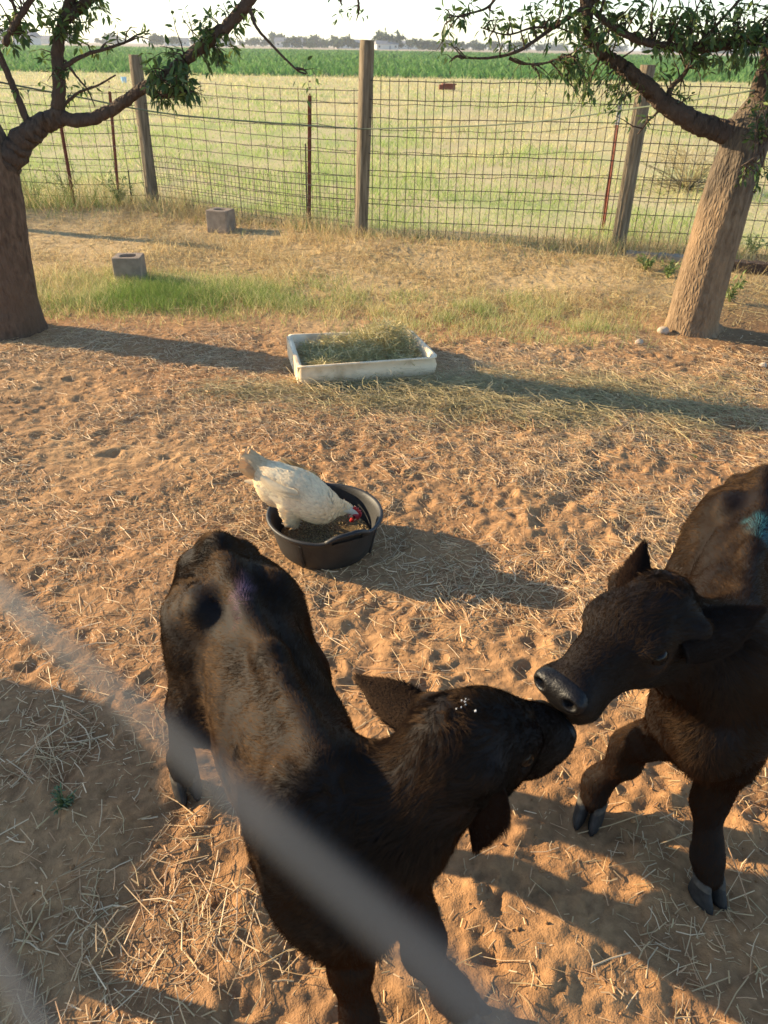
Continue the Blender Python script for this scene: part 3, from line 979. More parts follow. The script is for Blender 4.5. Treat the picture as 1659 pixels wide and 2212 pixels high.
# ------------------------------------------------------------------ rubber feed pan
m_rubber = mat_noise('black_rubber', (.010, .0098, .0095), (.026, .024, .022), 9, .55, .45, .35, 90, bdist=.002)
PANC = np.array([-0.225, 2.38, 0.0])
pan = empty('feed_pan', PANC, 'round black rubber feed pan with two moulded handles', 'feed pan')
HAND = [math.radians(-62), math.radians(118)]            # the two handles
def pan_rim(a):
    z = np.zeros_like(a)
    for h in HAND:
        d = (a-h+math.pi) % (2*math.pi)-math.pi
        z += .030*np.exp(-(d/.36)**4)
    return z
nseg = 96
a = np.arange(nseg)*2*math.pi/nseg
prof = [(.172, .000, 0), (.181, .012, 0), (.190, .045, 0), (.199, .085, .1), (.207, .118, .7), (.210, .128, 1), (.217, .134, 1), (.222, .141, 1), (.219, .148, 1), (.212, .149, 1), (.206, .143, 1), (.200, .125, .85), (.190, .085, .1), (.180, .045, 0), (.168, .016, 0), (.10, .014, 0), (.02, .014, 0)]
rings = []
for r_, z_, k_ in prof:
    rr = r_*(1+.006*np.cos(2*a+.7))
    rings.append(np.stack([rr*np.cos(a), rr*np.sin(a), z_+k_*pan_rim(a)], -1))
v = np.array(rings).reshape(-1, 3)
f = []
m_ = len(prof)
for i in range(m_-1):
    for j in range(nseg):
        k = (j+1) % nseg
        # a slot under each raised handle
        mid = (a[j]+math.pi/nseg)
        slot = any(abs((mid-h+math.pi) % (2*math.pi)-math.pi) < .30 for h in HAND) and prof[i][2] == .7 and prof[i+1][2] == 1
        slot2 = any(abs((mid-h+math.pi) % (2*math.pi)-math.pi) < .30 for h in HAND) and prof[i][2] == 1 and prof[i+1][2] == .85
        if slot or slot2: continue
        f.append((i*nseg+j, i*nseg+k, (i+1)*nseg+k, (i+1)*nseg+j))
f.append(tuple(range(nseg-1, -1, -1)))
f.append(tuple((m_-1)*nseg+j for j in range(nseg)))
me = MB().add(v, f).mesh('pan_bowl', True)
link('bowl', me, m_rubber, pan)
for h in HAND:                                          # rolled grip of each handle
    ts = np.linspace(-.40, .40, 17)
    pts = [((.2145)*math.cos(h+t), (.2145)*math.sin(h+t), .1415+float(pan_rim(np.array([h+t]))[0])) for t in ts]
    link('handle', MB().tube(pts, .0095, 8).mesh('pan_handle', True), m_rubber, pan)
for k in range(4):                                      # ribs on the outside wall
    t = math.radians(-112+k*90)
    mb = MB()
    mb.tube([(.186*math.cos(t), .186*math.sin(t), .012), (.206*math.cos(t), .206*math.sin(t), .118)], .006, 6)
    link('rib', mb.mesh('pan_rib'), m_rubber, pan)

# feed in the pan
N = 5200
rr, aa = .166*np.sqrt(RNG.random(N)), RNG.uniform(0, 6.283, N)
x, y = rr*np.cos(aa), rr*np.sin(aa)
pile = .052+.016*np.exp(-((x-.03)**2+(y-.03)**2)/.01)+.006*noise2(x*22, y*22, 6)
d = unit(np.stack([RNG.normal(size=N), RNG.normal(size=N), RNG.normal(0, .35, N)], -1))
L_ = RNG.uniform(.006, .011, N)
v = []
base = np.stack([x, y, pile+RNG.uniform(-.006, .003, N)], -1)
s1 = unit(np.cross(d, np.array([0, 0, 1.]))); s2 = np.cross(d, s1)
w_ = RNG.uniform(.0016, .0024, N)[:, None]
tmpl = [base-d*L_[:, None]*.5, base+s1*w_, base+s2*w_, base-s1*w_, base-s2*w_, base+d*L_[:, None]*.5]
v = np.stack(tmpl, 1)
tf = np.array([(0, 2, 1), (0, 3, 2), (0, 4, 3), (0, 1, 4), (5, 1, 2), (5, 2, 3), (5, 3, 4), (5, 4, 1)])
f = (np.arange(N)*6)[:, None, None]+tf[None]
gc = np.array([(.42, .30, .15), (.52, .38, .19), (.30, .21, .10), (.60, .40, .11), (.24, .17, .085)])[RNG.choice(5, N, p=[.3, .25, .25, .06, .14])]*RNG.uniform(.8, 1.1, (N, 1))
bigc = RNG.random(N) < .02
# bed of feed below the loose grains
ang = np.arange(40)*2*math.pi/40
bv, bf = [(0, 0, .058)], []
for i, rad in enumerate((.05, .09, .13, .168, .176)):
    for t in ang: bv.append((rad*math.cos(t), rad*math.sin(t), .052+.014*math.exp(-((rad*math.cos(t)-.03)**2+(rad*math.sin(t)-.03)**2)/.01)-(.008 if i == 4 else 0)))
for j in range(40): bf.append((0, 1+j, 1+(j+1) % 40))
for i in range(4):
    for j in range(40): bf.append((1+i*40+j, 1+(i+1)*40+j, 1+(i+1)*40+(j+1) % 40, 1+i*40+(j+1) % 40))
feed = empty('grain_feed', PANC, 'brown grain and pellet feed filling the bottom of the black pan', 'feed')
link('feed_bed', MB().add(bv, bf).mesh('feed_bed', True), mat_noise('feed_bed', (.13, .09, .045), (.22, .15, .07), 120, .95, .1, .8, 240, bdist=.004), feed)
tag(link('grains', fast_mesh('grains', v.reshape(-1, 3), f.reshape(-1, 3), False, np.repeat(gc, 6, 0)), mat_attr('grains', .75, .25), feed), kind='stuff')

# ------------------------------------------------------------------ hen
m_feather = mat_attr('feather', .85, .15, .10)
m_henbody = mat_noise('hen_down', (.62, .50, .36), (.72, .62, .48), 20, .95, .1)
m_comb = mat_noise('red_comb', (.42, .015, .02), (.55, .04, .04), 60, .5, .4, .4, 200, bdist=.002)
m_beak = mat_noise('beak', (.42, .27, .11), (.52, .36, .17), 60, .5, .4)
m_shank = mat_noise('hen_leg', (.50, .36, .26), (.58, .44, .34), 90, .6, .3, .5, 250, bdist=.002)
HZ = .062
hen_base = P(630, 1118, HZ)
hen = empty('hen', (hen_base[0], hen_base[1], HZ), 'cream white hen with red comb pecking feed while standing in the black pan', 'hen')
bc = P(650, 1072, .235)                                   # middle of the trunk
fw = np.array([.93, -.34, 0.]); fw = unit(fw)
hrt = np.array([fw[1], -fw[0], 0.])
def HB(s, lat, z): return np.array([bc[0], bc[1], 0])+fw*s*.92+hrt*lat*.90+np.array([0, 0, HZ+.034+(z-HZ-.018)*.90])
up = np.array([0, 0, 1.])
axb = unit(fw*.93-up*.36); upb = np.cross(hrt, axb)*-1
upb = unit(up-axb*np.dot(up, axb))
Rbd = np.stack([axb, np.cross(upb, axb), upb], 1)
headc = P(766, 1110, .130)
prh = [EL(HB(0, 0, .250), (.122, .078, .082), Rbd, .03),
       EL(HB(.075, 0, .205), (.07, .056, .056), Rbd, .04),
       EL(HB(-.095, 0, .255), (.07, .066, .076), Rbd, .04),
       RC(HB(.10, 0, .215), headc-fw*.028+up*.016, .042, .019, .035),
       EL(headc, (.027, .019, .020), np.stack([unit(fw*.7-up*.7), hrt, unit(fw*.7+up*.7)], 1), .015),
       RC(HB(-.13, 0, .29), HB(-.205, 0, .350), .052, .034, .05),
       RC(HB(-.02, .042, .20), HB(-.02, .045, .135), .045, .026, .02),
       RC(HB(-.02, -.042, .20), HB(-.02, -.045, .135), .045, .026, .02)]
V, Q = solid(prh, .0065, 2)
wchild('body', fast_mesh('hen_body', V, Q, True), m_henbody, hen)
def feathers(p, n, d, L, W, lift, col):
    """curved overlapping feather blades: 5 x 3 grid each"""
    N = len(p)
    sd_ = unit(np.cross(d, n))
    v = []
    S = np.linspace(0, 1, 5)
    wp = np.array([.35, .8, 1.0, .85, .30])
    for i, s in enumerate(S):
        c = p + d*(L*s)[:, None] + n*(L*lift*(s-.55*s*s)+.002)[:, None]
        for j in (-1, 0, 1):
            v.append(c + sd_*(j*W*.5*wp[i])[:, None] - n*(abs(j)*W*.16*wp[i])[:, None])
    v = np.stack(v, 1)
    q = np.array([[3*i+j, 3*i+j+1, 3*i+j+4, 3*i+j+3] for i in range(4) for j in range(2)])
    f = (np.arange(N)*15)[:, None, None]+q[None]
    cc = np.repeat(col, 15, 0)
    tipf = np.tile(np.repeat(np.array([.80, .9, .98, 1.05, 1.08]), 3), N)[:, None]
    return v.reshape(-1, 3), f.reshape(-1, 4), np.clip(cc*tipf, 0, .9)
NF = 4600
N_ = vnormals(V, Q)
nearhead = np.clip((np.linalg.norm(V-headc, axis=1)-.022)/.03, 0, 1)
t, w = surface_points(V, Q, NF, nearhead+.02)
p = (V[t]*w[..., None]).sum(1); nn = unit((N_[t]*w[..., None]).sum(1))
dneck = np.exp(-np.linalg.norm(p-(HB(.13, 0, .20)*.5+headc*.5), axis=1)/.09)
tailk = np.clip(((p-HB(-.10, 0, .30)) @ unit(-fw*.8+up*.6))/.07, 0, 1)
fl = -axb + tailk[:, None]*(up*.6-fw*.3) - up*.35*np.clip(-nn[:, 2:3], 0, 1) + .18*RNG.normal(size=(NF, 3))
fl = unit(fl-nn*(fl*nn).sum(1, keepdims=True))
white, buff, tan = np.array((.88, .70, .44)), np.array((.72, .52, .29)), np.array((.48, .28, .125))
k = np.clip(.25+.5*noise3(p*18, 3), 0, 1)[:, None]*.6
col = white*(1-k)+buff*k
col = col*(1-dneck[:, None]*.75)+buff*dneck[:, None]*.75
col = col*(1-tailk[:, None]*.8)+(tan*.6+buff*.4)*tailk[:, None]*.8
low = np.clip((.19-p[:, 2])/.06, 0, 1)[:, None]*.4
col = col*(1-low)+buff*low
col = col*RNG.uniform(.88, 1.06, (NF, 1))
Lf = .027*(1-.45*dneck)*RNG.uniform(.8, 1.25, NF)*(1+.5*tailk)
v, f, c = feathers(p, nn, fl, Lf, Lf*.52, np.full(NF, .10)+.10*RNG.random(NF), col)
tag(wchild('plumage', fast_mesh('plumage', v, f, True, c), m_feather, hen), kind='stuff')
# wings: rows of covert and flight feathers folded along the flank
for s in (-1, 1):
    rows = []
    for r_, (nf, L0, z0, off, inset) in enumerate([(11, .115, -.012, .105, 0), (12, .075, .018, .110, .004), (12, .055, .040, .105, .008)]):
        for i in range(nf):
            u = i/(nf-1)
            pos = HB(.055-.105*u-.012*r_, 0, .262+z0-.040*u*(r_ == 0)+.012*u) + hrt*s*(.070+.010*math.sin(u*3)+inset)
            dd = unit(-axb*1.0 - up*(.30-.50*u) + hrt*s*(-.10))
            nrm = unit(hrt*s*.92+up*.38)
            rows.append((pos, nrm, dd, L0*(.75+.4*math.sin(u*2.4)), (.022, .030, .026)[r_], .06, white*(.97+.06*RNG.random()) if r_ == 0 else white*.93*(1-.12*u)+buff*.12*u))
    P_, Nn, Dd, Ll, Ww, Li, Cc_ = [np.array(z) for z in zip(*rows)]
    v, f, c = feathers(P_, Nn, Dd, Ll, Ww, Li, Cc_)
    wchild('wing', fast_mesh('wing', v, f, True, c), m_feather, hen)
# tail fan
rows = []
for i in range(13):
    u = i/12*2-1
    pos = HB(-.150, .035*u, .318-.02*abs(u))
    dd = unit(-fw*.80+up*.58+hrt*u*.42)
    rows.append((pos, unit(hrt*(u if abs(u) > .05 else .1)+up*.3-fw*.2), dd, .115*(1-.2*abs(u)), .040, .05, (tan*.6+buff*.4)*(.9+.15*RNG.random())))
for u in (-1, 1):
    rows.append((HB(-.15, .02*u, .27), hrt*u, unit(-fw*.95-up*.05), .085, .024, .05, white))
P_, Nn, Dd, Ll, Ww, Li, Cc_ = [np.array(z) for z in zip(*rows)]
v, f, c = feathers(P_, Nn, Dd, Ll, Ww, Li, Cc_)
wchild('tail', fast_mesh('tail', v, f, True, c), m_feather, hen)
# head: comb, face, wattles, beak, eyes
hax = unit(fw*.72-up*.70); hup = unit(fw*.70+up*.72)
mb = MB()
pts_, fs_ = [], []
prof_c = [(-.024, .004), (-.020, .016), (-.014, .011), (-.009, .021), (-.003, .013), (.004, .022), (.009, .012), (.014, .017), (.019, .008), (.023, .003)]
for sd_ in (-1, 1):
    for t_, h_ in prof_c:
        pts_.append(headc+hax*t_+hup*(.013+h_)+hrt*sd_*.0022)
        pts_.append(headc+hax*t_+hup*.012+hrt*sd_*.0045)
nC = len(prof_c)
for i in range(nC-1):
    fs_ += [(2*i, 2*i+1, 2*i+3, 2*i+2), (2*nC+2*i+2, 2*nC+2*i+3, 2*nC+2*i+1, 2*nC+2*i), (2*i, 2*i+2, 2*nC+2*i+2, 2*nC+2*i)]
wchild('comb', mb.add(pts_, fs_).mesh('comb'), m_comb, hen)
FV, FQ = solid([EL(headc+hax*.006, (.021, .0215, .0175), np.stack([hax, hrt, hup], 1), .01)]
               + [EL(headc+hax*.012+hrt*s*.011-hup*.020, (.010, .004, .016), np.stack([hax, hrt, hup], 1), .008) for s in (-1, 1)]
               + [EL(headc-hax*.010+hrt*s*.018-hup*.010, (.007, .003, .009), np.stack([hax, hrt, hup], 1), .005) for s in (-1, 1)], .0028, 2)
wchild('face', fast_mesh('face', FV, FQ, True), m_comb, hen)
wchild('beak', MB().tube([headc+hax*.020-hup*.003, headc+hax*.033-hup*.006, headc+hax*.044-hup*.013], [.0085, .0055, .0012], 8).mesh('beak', True), m_beak, hen)
for s in (-1, 1):
    EV, EQ = solid([EL(headc+hax*.006+hrt*s*.0205+hup*.004, (.0045, .003, .0045), np.stack([hax, hrt, hup], 1), .005)], .0013, 1)
    wchild('eye', fast_mesh('eye', EV, EQ, True), m_eye, hen)
    hp_ = HB(-.02, .045*s, .150)
    ft_ = np.array([hen_base[0], hen_base[1], HZ+.006])+hrt*s*.040+fw*(.012 if s > 0 else -.03)
    mb = MB().tube(catmull([hp_, hp_*.45+ft_*.55-fw*.012, ft_+up*.012, ft_], 4), [.010]*3+[.0075]*10, 8)
    for th in (-.5, 0, .5, math.pi):
        dr = rotz(th) @ fw
        ln = .050 if th != math.pi else .022
        mb.tube([ft_, ft_+dr*ln*.5+up*.004, ft_+dr*ln-up*.003], [.0055, .0048, .002], 6)
    wchild('leg', mb.mesh('hen_leg', True), m_shank, hen)

# ------------------------------------------------------------------ white trough with hay
m_plastic = mat_noise('white_plastic', (.50, .37, .22), (.84, .68, .46), 7, .55, .25, .15, 30, (.78, .62, .41), bdist=.003)
tz = .125
BLt, BRt, TRt, TLt = P(648, 793, tz), P(943, 773, tz), P(884, 712, tz), P(622, 724, tz)
tc_ = (BLt+BRt+TRt+TLt)/4
trough = empty('trough', (tc_[0], tc_[1], 0), 'low white plastic trough filled with hay, battered at its near corner', 'trough')
quad = np.array([BLt, BRt, TRt, TLt])[:, :2]
def round_quad(q, r, n=6):
    out = []
    for i in range(4):
        a_, b_, c_ = q[i-1], q[i], q[(i+1) % 4]
        u_, w_ = unit(a_-b_), unit(c_-b_)
        for k in range(n+1):
            t_ = k/n
            p0, p2 = b_+u_*r, b_+w_*r
            out.append((1-t_)**2*p0+2*t_*(1-t_)*b_+t_*t_*p2)
    return np.array(out)
cq = quad.mean(0)
def inset(q, d):
    return np.array([b+unit(cq-b)*d*1.35 for b in q])
tro = [(inset(quad, .035), .05, 0.0), (inset(quad, .014), .05, .006), (inset(quad, -.004), .045, .03), (inset(quad, -.010), .045, .075), (inset(quad, 0), .045, .112), (inset(quad, -.010), .05, .118), (inset(quad, -.010), .05, .126), (inset(quad, .004), .045, .127), (inset(quad, .014), .04, .118), (inset(quad, .022), .04, .06), (inset(quad, .045), .05, .016), (inset(quad, .16), .05, .014)]
rings = []
for q_, r_, z_ in tro:
    rq = round_quad(q_, r_)
    zz = z_+.010*noise2(rq[:, 0]*5, rq[:, 1]*5, 3)*(z_ > .05)
    rq = rq+.008*np.stack([noise2(rq[:, 0]*4, rq[:, 1]*4, 5), noise2(rq[:, 0]*4, rq[:, 1]*4, 8)], -1)
    rings.append(np.column_stack([rq, zz]))
m_ = len(rings[0])
v = np.concatenate(rings)
f = [(i*m_+j, i*m_+(j+1) % m_, (i+1)*m_+(j+1) % m_, (i+1)*m_+j) for i in range(len(tro)-1) for j in range(m_)]
f += [tuple(range(m_-1, -1, -1)), tuple((len(tro)-1)*m_+j for j in range(m_))]
wchild('basin', MB().add(v, f).mesh('basin', True), m_plastic, trough)
# the near left corner: a split flange standing proud
cdir = unit(np.append(quad[0]-quad[3], 0)); cl = np.append(quad[0], 0)
mb = MB()
for k_ in range(3):
    o_ = np.append(quad[0]*(.94-.22*k_)+quad[3]*(.06+.22*k_), 0)
side_n = unit(np.array([cdir[1], -cdir[0], 0]))
mb.box(np.append((quad[0]+quad[3])/2, 0)-side_n*-.006+np.array([0, 0, .068]), (np.linalg.norm(quad[0]-quad[3])*.90, .012, .118), np.stack([cdir, side_n, up], 1))
wchild('end_flange', mb.mesh('end_flange'), m_plastic, trough)
# hay heap in the trough: a heaped mass of stalks
N = 6500
uu, vv = RNG.uniform(.10, .95, N), RNG.uniform(.06, .93, N)
pxy = (quad[0]*(1-uu)[:, None]+quad[1]*uu[:, None])*(1-vv)[:, None]+(quad[3]*(1-uu)[:, None]+quad[2]*uu[:, None])*vv[:, None]
zt = .02+(.08+.13*np.exp(-((uu-.70)/.28)**2-((vv-.72)/.36)**2)+.03*noise2(pxy[:, 0]*9, pxy[:, 1]*9, 7))*np.sqrt(RNG.random(N))
d = unit(np.stack([RNG.normal(size=N), RNG.normal(size=N), RNG.normal(.05, .42, N)], -1))
bend = np.stack([RNG.normal(0, .3, N), RNG.normal(0, .3, N), RNG.normal(-.25, .25, N)], -1)
L_ = RNG.uniform(.05, .15, N)
base = np.column_stack([pxy, zt])-d*(L_*.5)[:, None]
for (ax0, ax1, lim) in ((0, 1, None),):
    pass
v, f, nv = blades(base, d, L_, RNG.uniform(.0018, .0042, N), bend, 3)
v[:, 2] = np.clip(v[:, 2], .016, .30)
cc = np.repeat(np.array([(.50, .43, .19), (.56, .46, .22), (.42, .37, .15), (.62, .50, .26), (.34, .30, .12)])[RNG.integers(0, 5, N)]*RNG.uniform(.8, 1.1, (N, 1)), nv, 0)
tag(link('hay_heap', fast_mesh('hay_heap', v, f, False, cc), m_straw), 'heap of greenish hay lying in the white trough', 'hay', kind='stuff')

# ------------------------------------------------------------------ concrete blocks
m_block = mat_noise('concrete', (.22, .17, .125), (.34, .265, .195), 14, .95, .15, .8, 130, bdist=.004)
def cblock(loc, rz, w, d_, h, label, hole=.6):
    o = empty('concrete_block', loc, label, 'concrete block', 'concrete blocks', rz)
    mb = MB()
    def ring(z, kx, ky, r):
        q = np.array([(-1, -1), (1, -1), (1, 1), (-1, 1)])*np.array([w/2*kx, d_/2*ky])
        rq = round_quad(q, r, 3)
        return np.column_stack([rq, np.full(len(rq), z)])
    rs = [ring(0, 1, 1, .008), ring(.006, 1.01, 1.01, .008), ring(h-.006, 1.0, 1.0, .008), ring(h, .98, .98, .008), ring(h, hole, hole*.92, .03), ring(h-.01, hole-.03, hole*.92-.03, .03), ring(.03, hole-.06, hole*.92-.06, .03), ring(.028, .05, .05, .002)]
    m_ = len(rs[0])
    v = np.concatenate(rs)
    f = [(i*m_+j, i*m_+(j+1) % m_, (i+1)*m_+(j+1) % m_, (i+1)*m_+j) for i in range(len(rs)-1) for j in range(m_)]
    f += [tuple(range(m_-1, -1, -1)), tuple((len(rs)-1)*m_+j for j in range(m_))]
    v = v+np.stack([.003*noise3(v*40, 1), .003*noise3(v*40, 2), .002*noise3(v*40, 3)], -1)
    link('block', mb.add(v, f).mesh('block'), m_block, o)
    return o
b1, b2 = P(277, 612), P(478, 505)
cblock((b1[0], b1[1]+.10, float(ground_z(b1[0], b1[1]+.1))-.01), .06, .215, .20, .205, 'grey concrete block standing in the green grass strip')
cblock((b2[0]-.01, b2[1]+.10, float(ground_z(b2[0], b2[1]+.1))-.01), -.32, .225, .20, .215, 'concrete block by the fence on the dry ground, the farther of two', .55)

# ------------------------------------------------------------------ fence
m_post = mat_noise('weathered_wood', (.13, .10, .065), (.30, .24, .16), 9, .9, .15, 1.0, 50, (.21, .165, .11), stretch=(6, 6, .5), bdist=.01)
m_tpost = mat_noise('rusty_paint', (.14, .045, .03), (.24, .085, .05), 20, .8, .25)
m_grey_t = mat_noise('bare_steel', (.28, .27, .26), (.4, .39, .37), 30, .5, .4)
m_wire = mat_noise('wire', (.04, .033, .026), (.075, .062, .048), 40, .7, .25)
m_rope = mat_noise('green_rope', (.10, .13, .085), (.16, .18, .12), 60, .8, .2)
def post(base, top, r, label, square=False):
    base, top = np.asarray(base, float), np.asarray(top, float)
    o = empty('wooden_post', base, label, 'post', 'wooden fence posts')
    pts = np.linspace(base-(0, 0, .12), top, 26)
    bump = (lambda s, a, rad: .06*noise2(a*2.2, s*3, 5)+.05*noise2(a*7, s*1.5, 6)) if not square else \
           (lambda s, a, rad: .18*np.abs(np.cos(2*a))**.7-.10+.04*noise2(a*7, s*2, 6))
    v, f = tube_vf(pts, [r]*25+[r*.93], 28, True, bump)
    wchild('post_shaft', MB().add(v, f).mesh('post', False), m_post, o)
    return o
pC, pL, pR = P(778, 515), P(332, 452), P(1333, 545)
def topof(b, x, y): return PY(x, y, b[1])
post(pC, topof(pC, 793, 86), .062, 'tall square-cut weathered wooden fence post in the middle of the fence', True)
post(pL, topof(pL, 291, 118), .066, 'grey wooden fence post behind the limb of the left tree')
post(pR, topof(pR, 1400, 140), .066, 'split wooden fence post leaning beside the right tree')
post((5.2, 6.95, 0), (5.22, 6.97, 1.55), .065, 'wooden fence post off to the right of the right tree')
post((-6.0, 8.62, 0), (-6.0, 8.64, 1.5), .065, 'wooden fence post off to the left of the left tree')
def tpost(base, top, label, grey_top=0.0):
    base, top = np.asarray(base, float), np.asarray(top, float)
    o = empty('steel_post', base, label, 'steel post', 'steel fence posts')
    d_ = unit(top-base); s_ = unit(np.cross(d_, [0, 1, 0])); n_ = np.cross(s_, d_)
    L = np.linalg.norm(top-base)+.15
    R_ = np.stack([s_, n_, d_], 1)
    c_ = (base-.15*d_+top)/2
    mb = MB().box(c_, (.038, .006, L), R_).box(c_+n_*-.017, (.006, .030, L*.999), R_)
    for k in range(int(L/.055)):
        mb.box(base+d_*(.03+k*.055)+n_*.006, (.016, .008, .014), R_)
    wchild('stake', mb.mesh('stake'), m_tpost, o)
    if grey_top:
        wchild('bare_tip', MB().box(top-d_*grey_top/2, (.042, .010, grey_top), R_).box(top-d_*grey_top/2-n_*.018, (.010, .034, grey_top), R_).mesh('tip'), m_grey_t, o)
    return o
t1, t2, t3, t4 = P(163, 455), P(255, 410), P(668, 488), P(1303, 490)
tpost(t1, topof(t1, 131, 268), 'dark red steel post leaning beneath the left tree limb')
tpost(t2, topof(t2, 237, 198), 'thin rusty steel post behind the fence, left of the grey post')
tpost(t3, topof(t3, 669, 206), 'rusty steel post just left of the tall middle post')
tpost(t4, topof(t4, 1341, 212), 'rusty steel post with a bare grey tip near the right post', .24)
t5 = P(285, 452)
o = empty('thin_rod', t5, 'thin dark rod standing by the grey left post', 'rod')
wchild('rod', MB().tube([t5-(0, 0, .1), topof(t5, 277, 368)], .008, 6).mesh('rod'), m_wire, o)
o = empty('thin_rod', P(661, 480), 'thin short rod tied against the middle rusty steel post', 'rod')
wchild('rod', MB().tube([P(663, 482)-(0, 0, .1), topof(P(663, 482), 660, 310)], .008, 6).mesh('rod'), m_wire, o)

def wire_lines(lines, r):
    """square-section thin wires; each line an array of points"""
    mb = MB()
    for pts in lines:
        mb.tube(pts, r, 4, False)
    return mb
def panel(A, B, h, dv, dh, r, label, sag=.006, low=None, lean=0.0, tops=None):
    A, B = np.asarray(A, float), np.asarray(B, float)
    d_ = B-A; L = np.linalg.norm(d_[:2])
    n_ = unit(np.array([-d_[1], d_[0]]))
    rs = np.random.default_rng(int(L*1000))
    ph = rs.uniform(0, 6, 3)
    def pt(s, z):
        w = .025*math.sin(s*1.3+ph[0])+.008*math.sin(s*4.1+ph[1])
        q = A[:2]+d_[:2]*(s/L)+n_*(w+lean*z)
        return (q[0], q[1], z + sag*math.sin(s*2.3+ph[2]))
    H, Vt = [], []
    z = .04
    while z <= h+1e-6:
        ss = np.linspace(0, L, 22)
        H.append([pt(s, z+.002*rs.normal()) for s in ss]); z += dh
    top = z-dh
    s = dv*.5
    while s < L:
        e = rs.normal(0, .004)
        Vt.append([pt(s+e, zz) for zz in np.linspace(-.03, top+.02, 9)]); s += dv
    o = empty('fence_panel', (*((A+B)[:2]/2), 0), label, 'wire fence', 'wire fence panels')
    tag(wchild('line_wires', wire_lines(H, r).mesh('line_wires'), m_wire, o), kind='stuff')
    tag(wchild('stay_wires', wire_lines(Vt, r*.9).mesh('stay_wires'), m_wire, o), kind='stuff')
    if low:
        lh, lv = low
        X = []
        z = .03
        while z < lh: X.append([pt(s, z) for s in np.linspace(0, L, 20)]); z += .06
        s = 0
        while s < L: X.append([pt(s, zz) for zz in np.linspace(0, lh, 4)]); s += lv
        me = wire_lines(X, r*.6).mesh('low_mesh')
        me.transform(Matrix.Translation((n_[0]*.03, n_[1]*.03, 0)))
        tag(wchild('low_mesh', me, m_wire, o), kind='stuff')
    return o
panel(pL[:2], pC[:2], 1.32, .205, .105, .0039, 'open wire mesh panel between the grey left post and the middle post', low=(.55, .05))
panel(pC[:2], pR[:2], 1.48, .082, .150, .0039, 'close upright wire mesh panel from the middle post to the right post')
panel(pR[:2], (5.2, 6.95), 1.48, .082, .150, .0039, 'close wire mesh panel running right behind the right tree trunk')
panel((-6.0, 8.62), pL[:2], 1.30, .15, .13, .0039, 'sagging wire mesh panel left of the grey post', sag=.03)
# barbed strands between the steel posts behind
strand_h = (.28, .52, .76, .98, 1.18)
path = [(-9, 12.5), (t2[0], t2[1]), (t3[0]-.02, t3[1]+.03), (t4[0], t4[1]), (7, 8.2)]
for k, h in enumerate(strand_h):
    mb = MB()
    pts = []
    for (A, B) in zip(path[:-1], path[1:]):
        for s in np.linspace(0, 1, 24)[:-1]:
            q = np.array(A)*(1-s)+np.array(B)*s
            pts.append((q[0], q[1], h-.05*4*s*(1-s)*(.4+.3*k % 1)+.008*math.sin(s*40)))
    mb.tube(pts, .0028, 4, False)
    for j in range(0, len(pts)-1):
        for fr in (0, .33, .66):
            q = np.array(pts[j])*(1-fr)+np.array(pts[j+1])*fr
            e = np.random.default_rng(j*7+k).normal(size=3)*.011
            mb.tube([q-e, q+e], .0013, 3, False)
    o = link('barbed_wire', mb.mesh('barbed_wire'), m_wire)
    tag(o, ['lowest', 'second lowest', 'middle', 'second highest', 'highest'][k]+' of five barbed wire strands on the rusty steel posts', 'barbed wire', 'barbed wire strands')

